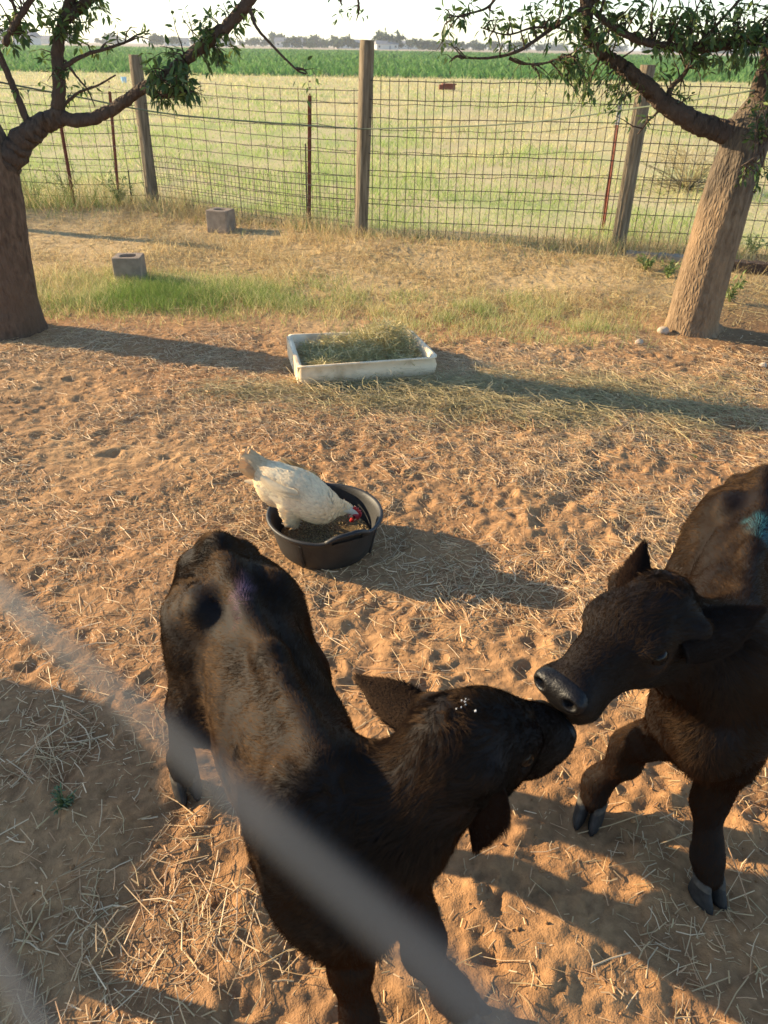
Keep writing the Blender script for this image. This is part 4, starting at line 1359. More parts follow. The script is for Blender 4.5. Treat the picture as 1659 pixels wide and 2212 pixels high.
# ------------------------------------------------------------------ trees
def bark_material(name, c1, c2, c3, upper_tones=None):
    m, nt, b = mat(name, .92, .12)
    tc = nt.nodes.new('ShaderNodeTexCoord')
    mp = nt.nodes.new('ShaderNodeMapping'); mp.inputs['Scale'].default_value = (1.5, 1.5, .5)
    nt.links.new(tc.outputs['Object'], mp.inputs['Vector'])
    n = nt.nodes.new('ShaderNodeTexNoise'); n.inputs['Scale'].default_value = 26; n.inputs['Detail'].default_value = 8; n.inputs['Distortion'].default_value = .6
    n2 = nt.nodes.new('ShaderNodeTexNoise'); n2.inputs['Scale'].default_value = 3.5; n2.inputs['Detail'].default_value = 4
    vo = nt.nodes.new('ShaderNodeTexVoronoi'); vo.inputs['Scale'].default_value = 34; vo.feature = 'DISTANCE_TO_EDGE'
    for q in (n, n2, vo): nt.links.new(mp.outputs[0], q.inputs['Vector'])
    r = nt.nodes.new('ShaderNodeValToRGB'); e = r.color_ramp.elements
    e[0].position, e[1].position = .3, .72; e[0].color, e[1].color = (*c1, 1), (*c2, 1)
    nt.links.new(n.outputs['Fac'], r.inputs[0])
    mx = nt.nodes.new('ShaderNodeMix'); mx.data_type = 'RGBA'
    mr = nt.nodes.new('ShaderNodeMapRange'); mr.inputs[1].default_value = .45; mr.inputs[2].default_value = .68
    nt.links.new(n2.outputs['Fac'], mr.inputs[0]); nt.links.new(mr.outputs[0], mx.inputs[0])
    nt.links.new(r.outputs[0], mx.inputs[6]); mx.inputs[7].default_value = (*c3, 1)
    out = mx.outputs[2]
    if upper_tones:                                     # higher up, the bark blends into a second, darker pair of colours
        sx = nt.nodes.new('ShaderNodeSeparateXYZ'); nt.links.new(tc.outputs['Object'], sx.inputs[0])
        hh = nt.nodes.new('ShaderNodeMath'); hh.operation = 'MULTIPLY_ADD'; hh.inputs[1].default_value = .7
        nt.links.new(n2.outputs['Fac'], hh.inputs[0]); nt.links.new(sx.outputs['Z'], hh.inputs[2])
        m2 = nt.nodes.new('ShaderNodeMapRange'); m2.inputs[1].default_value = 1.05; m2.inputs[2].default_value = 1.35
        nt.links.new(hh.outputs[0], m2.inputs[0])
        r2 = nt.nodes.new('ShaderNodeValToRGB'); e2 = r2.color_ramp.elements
        e2[0].position, e2[1].position = .35, .7; e2[0].color, e2[1].color = (*upper_tones[0], 1), (*upper_tones[1], 1)
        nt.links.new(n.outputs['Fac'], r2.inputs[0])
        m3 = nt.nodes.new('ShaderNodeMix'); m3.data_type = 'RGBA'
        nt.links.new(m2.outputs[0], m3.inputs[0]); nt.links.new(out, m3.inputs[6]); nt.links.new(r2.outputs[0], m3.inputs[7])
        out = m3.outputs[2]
    nt.links.new(out, b.inputs['Base Color'])
    ad = nt.nodes.new('ShaderNodeMath'); ad.operation = 'MULTIPLY_ADD'; ad.inputs[1].default_value = 1.3
    nt.links.new(vo.outputs['Distance'], ad.inputs[0]); nt.links.new(n.outputs['Fac'], ad.inputs[2])
    bp = nt.nodes.new('ShaderNodeBump'); bp.inputs['Strength'].default_value = .9; bp.inputs['Distance'].default_value = .013
    nt.links.new(ad.outputs[0], bp.inputs['Height']); nt.links.new(bp.outputs[0], b.inputs['Normal'])
    return m
m_barkL = bark_material('bark_brown', (.065, .042, .028), (.17, .11, .072), (.125, .08, .052))
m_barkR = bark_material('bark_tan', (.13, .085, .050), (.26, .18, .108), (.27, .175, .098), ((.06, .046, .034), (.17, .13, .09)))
m_limb = bark_material('limb_bark', (.045, .032, .024), (.11, .078, .055), (.08, .055, .04))
m_leaf = mat_attr('leaf', .5, .4, .38)
LEAFC = np.array([(.07, .12, .03), (.10, .155, .04), (.055, .10, .028), (.16, .21, .05), (.075, .125, .04)])

def leaf_mesh(p, d, n, L, col):
    """folded pointed leaves: 8 verts each"""
    N = len(p)
    s_ = unit(np.cross(d, n)); n = np.cross(s_, d)
    W = L*RNG.uniform(.30, .42, N)
    def at(s, w, h): return p+d*(L*s)[:, None]+s_*(W*w)[:, None]+n*(L*h)[:, None]
    dr = RNG.uniform(-.16, -.02, N)
    v = np.stack([at(0, 0, 0), at(.30, -.5, .07), at(.34, 0, .0), at(.30, .5, .07), at(.68, -.36, .02), at(.70, 0, -.04), at(.68, .36, .02), p+d*L[:, None]+n*(L*dr)[:, None]], 1)
    q = np.array([(0, 2, 1, 1), (0, 3, 2, 2), (1, 2, 5, 4), (2, 3, 6, 5), (4, 5, 7, 7), (5, 6, 7, 7)])
    tri = np.array([(0, 2, 1), (0, 3, 2), (4, 5, 7), (5, 6, 7)]); qd = np.array([(1, 2, 5, 4), (2, 3, 6, 5)])
    o = (np.arange(N)*8)[:, None, None]
    return v.reshape(-1, 3), [(o+tri[None]).reshape(-1, 3), (o+qd[None]).reshape(-1, 4)], np.repeat(col, 8, 0)

def make_tree(name, label, trunk, trunk_r, limbs, clusters, upper, bark, seed):
    rs = np.random.default_rng(seed)
    base = np.asarray(trunk[0], float)
    root = empty(name, (base[0], base[1], 0), label, 'tree', 'pen trees')
    tp = catmull(trunk, 14)
    tr = np.interp(np.linspace(0, 1, len(tp)), np.linspace(0, 1, len(trunk_r)), trunk_r)
    def bump(s, a, rad):
        flare = .13*np.exp(-s/.04)*(np.cos(3*a+1)+.6*np.cos(5*a))
        return .05*noise2(a*1.9+3, s*6, seed)+.025*noise2(np.cos(a)*7+s*5, np.sin(a)*7+s*9, seed+1)+.016*noise2(a*16, s*60, seed+2)+flare
    v, f = tube_vf(tp, tr, 48, True, bump)
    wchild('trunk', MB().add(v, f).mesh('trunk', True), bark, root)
    nodes = [np.column_stack([tp[len(tp)//2:], tr[len(tp)//2:]])]
    for pts, r0, r1 in limbs:
        lp = catmull(pts, 9)
        lr = np.interp(np.linspace(0, 1, len(lp)), np.linspace(0, 1, len(r0)), r0) if isinstance(r0, list) else r0+(r1-r0)*np.linspace(0, 1, len(lp))**.8
        lp[1:-1] += rs.normal(0, 1, (len(lp)-2, 3))*lr[1:-1, None]*.08
        v, f = tube_vf(lp, lr, 14, True, lambda s, a, rad: .07*noise2(a*2+1, s*14, seed+4)+.05*noise2(a*5, s*30, seed+5))
        wchild('limb', MB().add(v, f).mesh('limb', True), m_limb, root)
        nodes.append(np.column_stack([lp, lr]))
    ND = np.concatenate(nodes)[:, :3]
    tw = MB()
    lp_, ld_, ln_, ll_, lc_ = [], [], [], [], []
    def spray(a, b, nleaf, rad, leafL):
        L = np.linalg.norm(b-a)
        k = max(4, int(L/.06))
        s = np.linspace(0, 1, k)[:, None]
        mid = rs.normal(0, .10*L, 3)
        pts = a*(1-s)+b*s + mid*(s*(1-s)*4) + rs.normal(0, .008, (k, 3))*s
        pts[:, 2] += .10*L*np.sin(s[:, 0]*3.1)
        tw.tube(pts, rad*(1-.8*s[:, 0]), 4, False)
        t = np.sort(rs.uniform(.30, 1.0, nleaf))
        for i, ti in enumerate(t):
            q = np.array([np.interp(ti, s[:, 0], pts[:, c]) for c in range(3)])
            dirv = unit(b-a)
            sdv = unit(np.cross(dirv, rs.normal(size=3)))
            d = unit(dirv*.45+sdv*.8*(1 if i % 2 else -1)+np.array([0, 0, -.55])+rs.normal(0, .25, 3))
            lp_.append(q+d*.012); ld_.append(d); ln_.append(unit(np.array([0, 0, 1.])+rs.normal(0, .55, 3)))
            ll_.append(leafL*.88*rs.uniform(.6, 1.25)); lc_.append(LEAFC[rs.integers(0, 5)]*rs.uniform(.75, 1.3))
    for (c, r, nt_, nl, leafL) in clusters:
        c = np.asarray(c, float)
        for _ in range(nt_):
            b = c+unit(rs.normal(size=3))*np.asarray(r)*rs.random()**.45
            j = np.argsort(np.linalg.norm(ND-b, axis=1)+rs.uniform(0, .25, len(ND)))[0]
            a = ND[j]
            if np.linalg.norm(a-b) > .55:              # leave from a point inside the spray rather than a long bare line
                a2 = c+unit(rs.normal(size=3))*np.asarray(r)*.35
                if rs.random() < .2: tw.tube(catmull([a, (a+a2)/2+rs.normal(0, .05, 3), a2], 5), [.010-.0006*i for i in range(11)], 5, False)
                a = a2
            spray(a, b, nl, .0055, leafL)
    for pts, nl, leafL in upper:
        pts = catmull(pts, 6)
        tw.tube(pts, np.linspace(.010, .0025, len(pts)), 5, False)
        for _ in range(nl):
            i = rs.integers(len(pts)//3, len(pts))
            spray(pts[i], pts[i]+rs.normal(0, .06, 3)-np.array([0, 0, .03]), rs.integers(1, 4), .002, leafL)
    tag(wchild('twigs', tw.mesh('twigs'), m_limb, root), kind='stuff')
    v, f, c = leaf_mesh(np.array(lp_), np.array(ld_), np.array(ln_), np.array(ll_), np.array(lc_))
    tag(wchild('crown', fast_mesh('crown', v, f, True, c), m_leaf, root), kind='stuff')
    return root

Y1 = 4.84
def L1(x, y, dy=0): return PY(x, y, Y1+dy)
tree_left = make_tree('tree', 'tree with rough brown trunk cut by the left edge of the picture',
    trunk=[L1(30, 760)*np.array([1, 1, 0])+np.array([0, 0, -.05]), L1(22, 650), L1(8, 520), L1(-8, 400), L1(-28, 320), L1(-70, 220, .05), L1(-130, 90, .1), L1(-190, -120, .15), L1(-230, -420, .2), L1(-240, -800, .2)],
    trunk_r=[.24, .172, .148, .140, .135, .11, .10, .085, .06, .03],
    limbs=[([L1(-18, 470), L1(-8, 410), L1(12, 350), L1(48, 305), L1(88, 270), L1(130, 250)], [.12, .112, .092, .072, .058, .052], 0),
           ([L1(120, 258), L1(128, 200), L1(124, 120), L1(140, 40), L1(165, -40), L1(190, -200, .1), L1(200, -500, .1)], .044, .018),
           ([L1(128, 255), L1(190, 258), L1(245, 235), L1(310, 188, -.05)], .041, .028),
           ([L1(310, 188, -.05), L1(345, 205, -.1), L1(410, 200, -.2)], .030, .012),
           ([L1(140, 40), L1(185, 5), L1(230, -40), L1(300, -150), L1(380, -330)], .034, .015),
           ([L1(400, 130, -.1), L1(455, 85, -.1), L1(520, 25, -.1), L1(560, -40, -.1), L1(600, -140, -.1)], .030, .034),
           ([L1(310, 188, -.05), L1(350, 165, -.08), L1(400, 130, -.1)], .022, .030),
           ([L1(60, 265), L1(30, 190), L1(0, 120), L1(-30, 60)], .022, .015),
           ([L1(10, 95, -.2), L1(40, 40, -.2), L1(90, -30, -.2)], .020, .014),
           ([L1(130, 150), L1(180, 120), L1(230, 105), L1(270, 92)], .014, .006),
           ([L1(135, 230), L1(170, 200), L1(210, 185), L1(250, 162)], .010, .004),
           ([L1(140, 130), L1(165, 165), L1(190, 195), L1(205, 230)], .008, .003),
           ([L1(540, 20, -.1), L1(555, 60, -.1), L1(590, 100, -.1), L1(640, 150, -.1), L1(662, 160, -.1)], .010, .004)],
    clusters=[(L1(350, 160, -.15), (.16, .22, .14), 26, 9, .062), (L1(400, 185, -.15), (.13, .2, .10), 22, 9, .06),
              (L1(470, 110, -.1), (.13, .2, .13), 20, 8, .06), (L1(440, 40, -.1), (.08, .15, .10), 8, 8, .058),
              (L1(520, 20, -.1), (.10, .15, .12), 10, 7, .055), (L1(380, 20), (.05, .1, .05), 3, 6, .05),
              (L1(130, 170), (.20, .2, .20), 18, 6, .05), (L1(60, 60, -.1), (.20, .25, .13), 24, 8, .058),
              (L1(190, 60), (.18, .2, .16), 18, 8, .055), (L1(110, 20), (.25, .3, .12), 20, 8, .058), (L1(225, 0), (.12, .2, .10), 12, 8, .055),
              (L1(320, 75, 0), (.06, .1, .05), 4, 6, .05), (L1(350, 225, -.2), (.10, .12, .05), 6, 8, .055),
              (L1(140, -260), (.9, .9, .5), 110, 9, .07), (L1(-200, -300), (.9, .9, .6), 110, 9, .07), (L1(380, -330), (.7, .8, .4), 60, 9, .07), (L1(0, -700), (1.2, 1.1, .7), 120, 9, .075)],
    upper=[([L1(640, 148, -.1), L1(655, 150, -.1), L1(664, 158, -.1)], 6, .05), ([L1(760, -60), L1(775, 10), L1(770, 45)], 6, .045), ([L1(720, -60), L1(735, 0), L1(740, 12)], 4, .04)],
    bark=m_barkL, seed=3)
Y2 = 5.06
def L2(x, y, dy=0): return PY(x, y, Y2+dy)
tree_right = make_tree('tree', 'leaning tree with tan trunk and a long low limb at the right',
    trunk=[L2(1490, 745)*np.array([1, 1, 0])+np.array([0, 0, -.05]), L2(1497, 690), L2(1525, 580), L2(1560, 460), L2(1592, 360), L2(1622, 280), L2(1675, 200, .05), L2(1740, 60, .1), L2(1800, -200, .15), L2(1830, -600, .2)],
    trunk_r=[.205, .168, .158, .150, .142, .140, .115, .09, .06, .025],
    limbs=[([L2(1592, 420), L2(1600, 350), L2(1590, 300), L2(1556, 281), L2(1500, 264), L2(1440, 228), L2(1400, 190), L2(1345, 145), L2(1305, 118)], [.11, .112, .090, .066, .056, .052, .047, .041, .034], 0),
           ([L2(1305, 118), L2(1275, 80), L2(1268, 30), L2(1255, -40), L2(1230, -160), L2(1190, -330)], .040, .020),
           ([L2(1660, 85, -.1), L2(1600, 92, -.1), L2(1520, 105, -.15), L2(1440, 100, -.2), L2(1375, 85, -.2), L2(1320, 55, -.2), L2(1270, 10, -.2), L2(1220, -60, -.2)], .030, .012),
           ([L2(1440, 228), L2(1450, 190), L2(1478, 160), L2(1500, 115)], .020, .010),
           ([L2(1430, 222), L2(1422, 240), L2(1400, 262), L2(1378, 290)], .010, .004),
           ([L2(1640, 250), L2(1670, 120), L2(1690, 0), L2(1700, -200), L2(1720, -450)], .085, .04),
           ([L2(1300, -10, -.2), L2(1240, 30, -.2), L2(1180, 70, -.25), L2(1120, 110, -.3), L2(1060, 125, -.3), L2(1000, 125, -.3)], .016, .005),
           ([L2(1200, 60, -.25), L2(1150, 60, -.25), L2(1095, 75, -.25), L2(1040, 60, -.3)], .008, .003),
           ([L2(1100, -60, -.3), L2(1060, 10, -.3), L2(1010, 30, -.3), L2(960, 40, -.3)], .010, .003),
           ([L2(1250, 110, -.2), L2(1200, 130, -.2), L2(1150, 140, -.25), L2(1110, 125, -.25)], .008, .003),
           ([L2(1659, 300, -.3), L2(1630, 340, -.35), L2(1600, 360, -.35)], .010, .004)],
    clusters=[(L2(1280, 60, -.15), (.28, .3, .15), 32, 9, .062), (L2(1400, 40, -.15), (.28, .35, .14), 34, 9, .062), (L2(1520, 40, -.15), (.28, .35, .14), 38, 9, .062), (L2(1630, 50, -.15), (.20, .3, .2), 40, 9, .062),
              (L2(1240, 150, -.15), (.16, .25, .10), 22, 8, .056), (L2(1270, 210, -.12), (.14, .22, .10), 18, 8, .052), (L2(1330, 225, -.1), (.14, .2, .09), 14, 7, .05),
              (L2(1170, 40, -.25), (.18, .22, .12), 18, 8, .06), (L2(1080, 50, -.3), (.16, .2, .08), 9, 7, .055), (L2(980, 30, -.3), (.12, .2, .09), 8, 7, .055), (L2(965, 95, -.3), (.08, .12, .06), 5, 6, .05), (L2(1080, 110, -.3), (.14, .12, .06), 5, 6, .045),
              (L2(1450, 130, -.1), (.20, .3, .09), 13, 8, .056), (L2(1540, 140, -.1), (.22, .3, .07), 18, 8, .056), (L2(1480, 210, -.05), (.10, .12, .06), 8, 6, .04),
              (L2(1640, 200, -.25), (.10, .15, .12), 14, 8, .055), (L2(1640, 290, -.3), (.08, .12, .12), 10, 8, .055), (L2(1600, 375, -.3), (.06, .08, .07), 6, 6, .045), (L2(1655, 380, -.3), (.06, .1, .06), 6, 7, .055), (L2(1400, 255, -.05), (.06, .08, .05), 4, 6, .04),
              (L2(1300, -200), (.9, .9, .45), 110, 9, .07), (L2(1700, -250), (1., 1., .5), 110, 9, .07), (L2(1550, -600), (1.2, 1.2, .7), 120, 9, .075), (L2(1120, -120, -.2), (.4, .5, .2), 20, 9, .06)],
    upper=[([L2(1000, 125, -.3), L2(985, 122, -.3), L2(970, 135, -.3)], 5, .045), ([L2(1100, 125, -.2), L2(1130, 138, -.2), L2(1180, 135, -.2)], 6, .04), ([L2(1150, 140, -.2), L2(1163, 158, -.2), L2(1165, 172, -.2)], 4, .04)],
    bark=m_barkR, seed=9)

# rope tied from tree to tree over the middle post
rp = [L1(-40, 160, .1), L1(0, 178, .5), L1(160, 210, 1.6), L1(350, 242, 2.4)]
pm = PY(785, 279, 7.72)
ropeL = catmull([PY(-30, 172, 4.75), PY(160, 208, 5.6), PY(400, 250, 6.6), pm], 10)
ropeR = catmull([pm, PY(1100, 268, 6.7), PY(1400, 230, 5.7), PY(1630, 195, 5.02)], 10)
tag(link('rope', MB().tube(np.vstack([ropeL, ropeR[1:]]), .0055, 6).mesh('rope', True), m_rope), 'grey-green rope strung between both trees over the middle post', 'rope')

# ------------------------------------------------------------------ grass and weeds
m_grass = mat_attr('grass', .65, .25, .42)
def grass_mesh(x, y, z, h, w, col, lean=.35, nseg=2):
    N = len(x)
    d = unit(np.stack([RNG.normal(0, lean, N), RNG.normal(0, lean, N), np.ones(N)], -1))
    b = np.stack([RNG.normal(0, .35, N), RNG.normal(0, .35, N), -np.abs(RNG.normal(0, .15, N))], -1)
    a = RNG.uniform(0, math.pi, N)
    side = np.stack([np.cos(a), np.sin(a)*.6, np.zeros(N)], -1)
    v, f, nv = blades(np.stack([x, y, z], -1), d, h, w, b, nseg, side)
    return v, f, np.repeat(col, nv, 0)
def pick(cols, n, var=.2):
    return np.array(cols)[RNG.integers(0, len(cols), n)]*RNG.uniform(1-var, 1+var, (n, 1))
GREEN = [(.17, .26, .05), (.21, .30, .07), (.13, .21, .045), (.28, .32, .10)]
DRY = [(.62, .47, .22), (.70, .55, .29), (.54, .39, .18), (.44, .30, .14), (.58, .48, .24)]
YEL = [(.50, .48, .18), (.60, .53, .24), (.44, .46, .16), (.66, .56, .30)]
def strip_green(x, y):
    c = 5.62-.10*x-.18*sstep(-1.5, .5, x)+.18*noise2(x*1.3, 1.0, 61)
    g1 = np.exp(-((y-c)/.42)**2)
    dens = (.35+.65*np.clip(.5+.8*noise2(x*1.8, y*1.8, 62), 0, 1))*np.clip(.55+.9*noise2(x*6.5, y*6.5, 68), .08, 1)
    side = sstep(-3.2, -2.2, x)*(1-sstep(1.35, 2.1, x))
    left = np.exp(-(((x+1.9)/.75)**2+((y-5.75)/.40)**2))
    return np.clip(g1*dens*side*.75+.7*left, 0, 1)
N = 34000
x, y = scatter(N, strip_green, -3.2, 2.2, 4.6, 6.8)
gz = ground_z(x, y)
gk = np.clip(.12+.75*np.exp(-(((x+1.6)/.9)**2+((y-5.6)/.5)**2))+.35*noise2(x*2.1, y*2.1, 63)+.25*np.exp(-(((x-1.1)/.5)**2)), 0, 1)[:, None]
isg = RNG.random((N, 1)) < gk
col = np.where(isg, pick(GREEN, N), pick(YEL, N))
v1, f1, c1 = grass_mesh(x, y, gz-.004, RNG.uniform(.035, .115, N)*(.7+.6*gk[:, 0]), RNG.uniform(.002, .0042, N), col)
tag(link('green_grass', fast_mesh('green_grass', v1, f1, False, c1), m_grass), 'strip of short green and yellow grass behind the trough', 'grass', kind='stuff')
# dry trampled grass up to the fence
def dens_dry(x, y):
    fy = fence_y(x)
    return np.clip((sstep(4.9, 5.6, y)*(1-sstep(-.1, .15, y-fy)))*(.35+.75*np.clip(.5+fbm2(x*1.6, y*1.6, 3, 64), 0, 1)), 0, 1)
N = 48000
x, y = scatter(N, dens_dry, -5.5, 5.5, 4.8, 9.4)
v1, f1, c1 = grass_mesh(x, y, ground_z(x, y)-.004, RNG.uniform(.03, .12, N)*np.clip(.7+.8*noise2(x*3.1, y*3.1, 79), .3, 1.7), RNG.uniform(.003, .0065, N), pick(DRY, N, .4), .75)
N = 16000
x, y = scatter(N, dens_dry, -5.5, 5.5, 5.2, 9.4)
V, Fc, Cc, n0 = [v1], [f1], [c1], len(v1)
addstraw(x, y, RNG.uniform(.04, .16, N), RNG.uniform(.003, .006, N), RNG.exponential(.008, N), nseg=1, cols=np.array(DRY))
tag(link('dry_grass', fast_mesh('dry_grass', np.concatenate(V), np.concatenate(Fc), False, np.concatenate(Cc)), m_grass), 'dry straw-coloured stubble between grass strip and fence', 'grass', kind='stuff')
# taller dead stalks and weeds along the fence foot
N = 15000
x = RNG.uniform(-6, 6, N); y = fence_y(x)+RNG.normal(-.08, .24, N)
lk = sstep(-2.4, -3.4, x)
h = RNG.uniform(.06, .26, N)*(.6+.8*np.clip(noise2(x*2, 0.5, 66)+.3, 0, 1)+.8*lk)
gr = (RNG.random((N, 1)) < (.18+.45*lk)[:, None])
v1, f1, c1 = grass_mesh(x, y, ground_z(x, y)-.01, h, RNG.uniform(.003, .007, N), np.where(gr, pick([(.17, .24, .06), (.25, .30, .10)], N), pick(DRY, N)), .4)
tag(link('fence_weeds', fast_mesh('fence_weeds', v1, f1, False, c1), m_grass), 'dead stalks and weeds along the foot of the fence', 'weeds', kind='stuff')
# pasture grass, sparser and coarser with distance
N = 150000
y = 7.2*np.exp(RNG.random(N)*math.log(56/7.2))
x = RNG.uniform(-1, 1, N)*(1.5+y*.72)
k = y > fence_y(np.clip(x, -9, 9))+.12
x, y = x[k], y[k]; N = len(x)
pn = np.clip(.5+.55*fbm2(x*.35, y*.16, 3, 71), 0, 1)[:, None]
near = sstep(14, 9, y)[:, None]
pg = np.clip(.15+1.9*(pn-.5)+.35*near+.35*noise2(x*1.1, y*.7, 72)[:, None]+.46, 0, 1)*(1-.65*sstep(20, 44, y)[:, None])
isg = RNG.random((N, 1)) < pg
col = np.where(isg, pick([(.38, .47, .13), (.47, .54, .18), (.30, .39, .11)], N), pick([(.68, .58, .29), (.76, .66, .36), (.58, .46, .22), (.60, .54, .25)], N))
v1, f1, c1 = grass_mesh(x, y, np.full(N, -.06), RNG.uniform(.05, .20, N)*(.8+.008*y)*np.clip(.8+.7*noise2(x*1.7, y*1.2, 77), .25, 1.6), .0035+.0007*y*RNG.uniform(.6, 1.4, N), col, .45, 1)
tag(link('pasture_grass', fast_mesh('pasture_grass', v1, f1, False, c1), m_grass), 'yellow-green pasture grass beyond the wire fence', 'grass', kind='stuff')
# crop canopy
N = 70000
y = 56*np.exp(RNG.random(N)*math.log(372/56))
row = np.round(RNG.uniform(-1, 1, N)*(2+y*.75)/.95)*.95
x = row+RNG.normal(0, .16, N)
v1, f1, c1 = grass_mesh(x, y, np.full(N, -.055), RNG.uniform(.30, .6, N), .05+.0022*y*RNG.uniform(.6, 1.4, N), pick([(.12, .24, .06), (.145, .28, .075), (.10, .20, .055), (.19, .30, .09)], N), .6, 1)
tag(link('crop_plants', fast_mesh('crop_plants', v1, f1, False, c1), m_grass), 'rows of green crop plants across the far field', 'crop', kind='stuff')

# single leafy plants
def leafy_plant(loc, h, n, spread, label, cols, L=.04):
    loc = np.asarray(loc, float)
    root = empty('weed_plant', loc, label, 'plant', 'single weeds')
    st = MB(); p_, d_, n_, l_, c_ = [], [], [], [], []
    for i in range(n):
        a = RNG.uniform(0, 6.28); r = spread*RNG.uniform(.3, 1)
        tip = np.array([r*math.cos(a), r*math.sin(a), h*RNG.uniform(.5, 1)])
        pts = catmull([(0, 0, -.01), tip*np.array([.4, .4, .6]), tip], 4)
        st.tube(pts, np.linspace(.003, .0012, len(pts)), 4, False)
        for j in range(9):
            t = RNG.uniform(.2, 1); q = np.array([np.interp(t, np.linspace(0, 1, len(pts)), pts[:, c]) for c in range(3)])
            p_.append(q); d_.append(unit(np.array([math.cos(a), math.sin(a), .3])+RNG.normal(0, .6, 3))); n_.append(unit(np.array([0, 0, 1.])+RNG.normal(0, .4, 3)))
            l_.append(L*RNG.uniform(.6, 1.2)); c_.append(np.array(cols[RNG.integers(0, len(cols))])*RNG.uniform(.8, 1.2))
    link('stems', st.mesh('stems'), m_grass, root).data.attributes.new('col', 'FLOAT_COLOR', 'POINT').data.foreach_set('color', np.tile([.22, .25, .09, 1.], len(st.v)).astype(np.float32))
    v, f, c = leaf_mesh(np.array(p_), np.array(d_), np.array(n_), np.array(l_), np.array(c_))
    tag(link('foliage', fast_mesh('foliage', v, f, True, c), m_leaf, root), kind='stuff')
    return root
def onground(x, y):
    q = P(x, y); q[2] = float(ground_z(q[0], q[1])); return q
leafy_plant(onground(140, 1742), .035, 16, .045, 'small grey-green weed growing in the shaded soil at lower left', [(.10, .16, .07), (.14, .2, .1)], .014)
leafy_plant(onground(1505, 990), .02, 3, .02, 'tiny sprig on the soil right of the trampled straw', [(.12, .18, .06)], .014)
for i, (px, py, h, sp, lab) in enumerate([(1575, 655, .22, .13, 'leafy green weed growing right behind the right trunk'), (1440, 605, .16, .12, 'low green weed left of the right trunk near the fence'), (1620, 560, .2, .14, 'green weed at the right edge below the fence wires'), (1500, 560, .16, .10, 'yellowish weed between right post and right trunk'), (1390, 590, .12, .09, 'small weed on bare soil in front of the right post'), (150, 430, .5, .28, 'tall pale weed behind the left tree by the fence'), (70, 440, .45, .3, 'bushy weed right beside the left trunk at the fence'), (260, 455, .35, .25, 'dark green bush at the foot of the grey left post')]):
    leafy_plant(onground(px, py), h, 14 if h < .3 else 26, sp, lab, [(.16, .22, .06), (.22, .27, .09), (.12, .17, .05)], .045)
# dry tumbleweed bush beyond the right post
tb_ = PY(1500, 330, 11.5); tb_[2] = -.03
bush = empty('dry_bush', tb_, 'twiggy dry bush in the pasture left of the right trunk', 'bush')
mb = MB()
for i in range(130):
    d = unit(RNG.normal(size=3)*np.array([1, 1, .7])+np.array([0, 0, .55]))
    L = RNG.uniform(.4, .95)
    q = d*L; mid = q*.5+RNG.normal(0, .06, 3)
    mb.tube(catmull([(0, 0, 0), mid, q+RNG.normal(0, .05, 3)], 3), np.linspace(.007, .002, 7), 3, False)
    for j in range(3):
        e = mid+(q-mid)*RNG.random(); mb.tube([e, e+unit(d+RNG.normal(0, .7, 3))*.18], .003, 3, False)
link('branches', mb.mesh('branches'), mat_noise('dry_twig', (.20, .16, .08), (.28, .24, .11), 20), bush)

# ------------------------------------------------------------------ boards, stick, stones in the pen
m_board = mat_noise('grey_board', (.24, .20, .15), (.40, .34, .26), 8, .9, .15, .8, 60, stretch=(.5, 6, 6), bdist=.006)
def board(A, B, w, h, label, name='board', m=None):
    A, B = np.asarray(A, float), np.asarray(B, float)
    d = unit(B-A); L = np.linalg.norm(B-A)
    o = empty(name, (*((A+B)[:2]/2), float(ground_z(*((A+B)[:2]/2)))), label, 'board', 'old boards')
    mb = MB(); n = 14
    for i in range(n+1):
        pass
    v, f = [], []
    for i in range(n+1):
        s = (i/n-.5)*L
        e = .004*math.sin(i*1.7)
        for (yy, zz) in ((-w/2, 0), (w/2, 0), (w/2+e*.3, h+e), (-w/2+e*.5, h-e)):
            v.append((s, yy+.004*math.sin(i*.9), zz))
    for i in range(n):
        for j in range(4): f.append((4*i+j, 4*i+(j+1) % 4, 4*i+4+(j+1) % 4, 4*i+4+j))
    f += [(3, 2, 1, 0), (4*n, 4*n+1, 4*n+2, 4*n+3)]
    link('plank', mb.add(v, f).mesh('plank'), m or m_board, o)
    o.rotation_euler.z = math.atan2(d[1], d[0])
    return o
board(P(1350, 562), P(1480, 572), .12, .05, 'pale old board lying at the foot of the right fence post')
board(P(1560, 590), P(1680, 600), .12, .09, 'dark timber lying behind the right trunk', m=m_limb)
stk = [onground(1205, 1238), onground(1228, 1258), onground(1252, 1280)]
tag(link('stick', MB().tube([q+np.array([0, 0, .006]) for q in stk], [.004, .005, .003], 6).mesh('stick', True), m_limb), 'dark stick lying on the soil between pan and right calf', 'stick')
m_stone = mat_noise('stone', (.38, .29, .21), (.5, .40, .3), 30, .9, .2, .5, 90, bdist=.004)
for (px, py, r, lab) in [(1430, 722, .035, 'largest pale stone at the foot of the right trunk'), (1378, 748, .022, 'pale stone lying left of the right trunk on straw'), (1672, 800, .02, 'small pale stone at the far right edge'), (1645, 798, .018, 'white pebble right of the right trunk foot')]:
    q = onground(px, py)
    SV, SQ = solid([EL((0, 0, r*.4), (r*1.2, r*.9, r*.8), None, .01), EL((r*.4, r*.2, r*.5), (r*.7, r*.8, r*.7), None, .02)], r/5, 1)
    SV = SV+.12*r*nvec3(SV/r*1.5, px)
    tag(link('stone', fast_mesh('stone', SV, SQ, False), m_stone, None, q), lab, 'stone', 'stones')

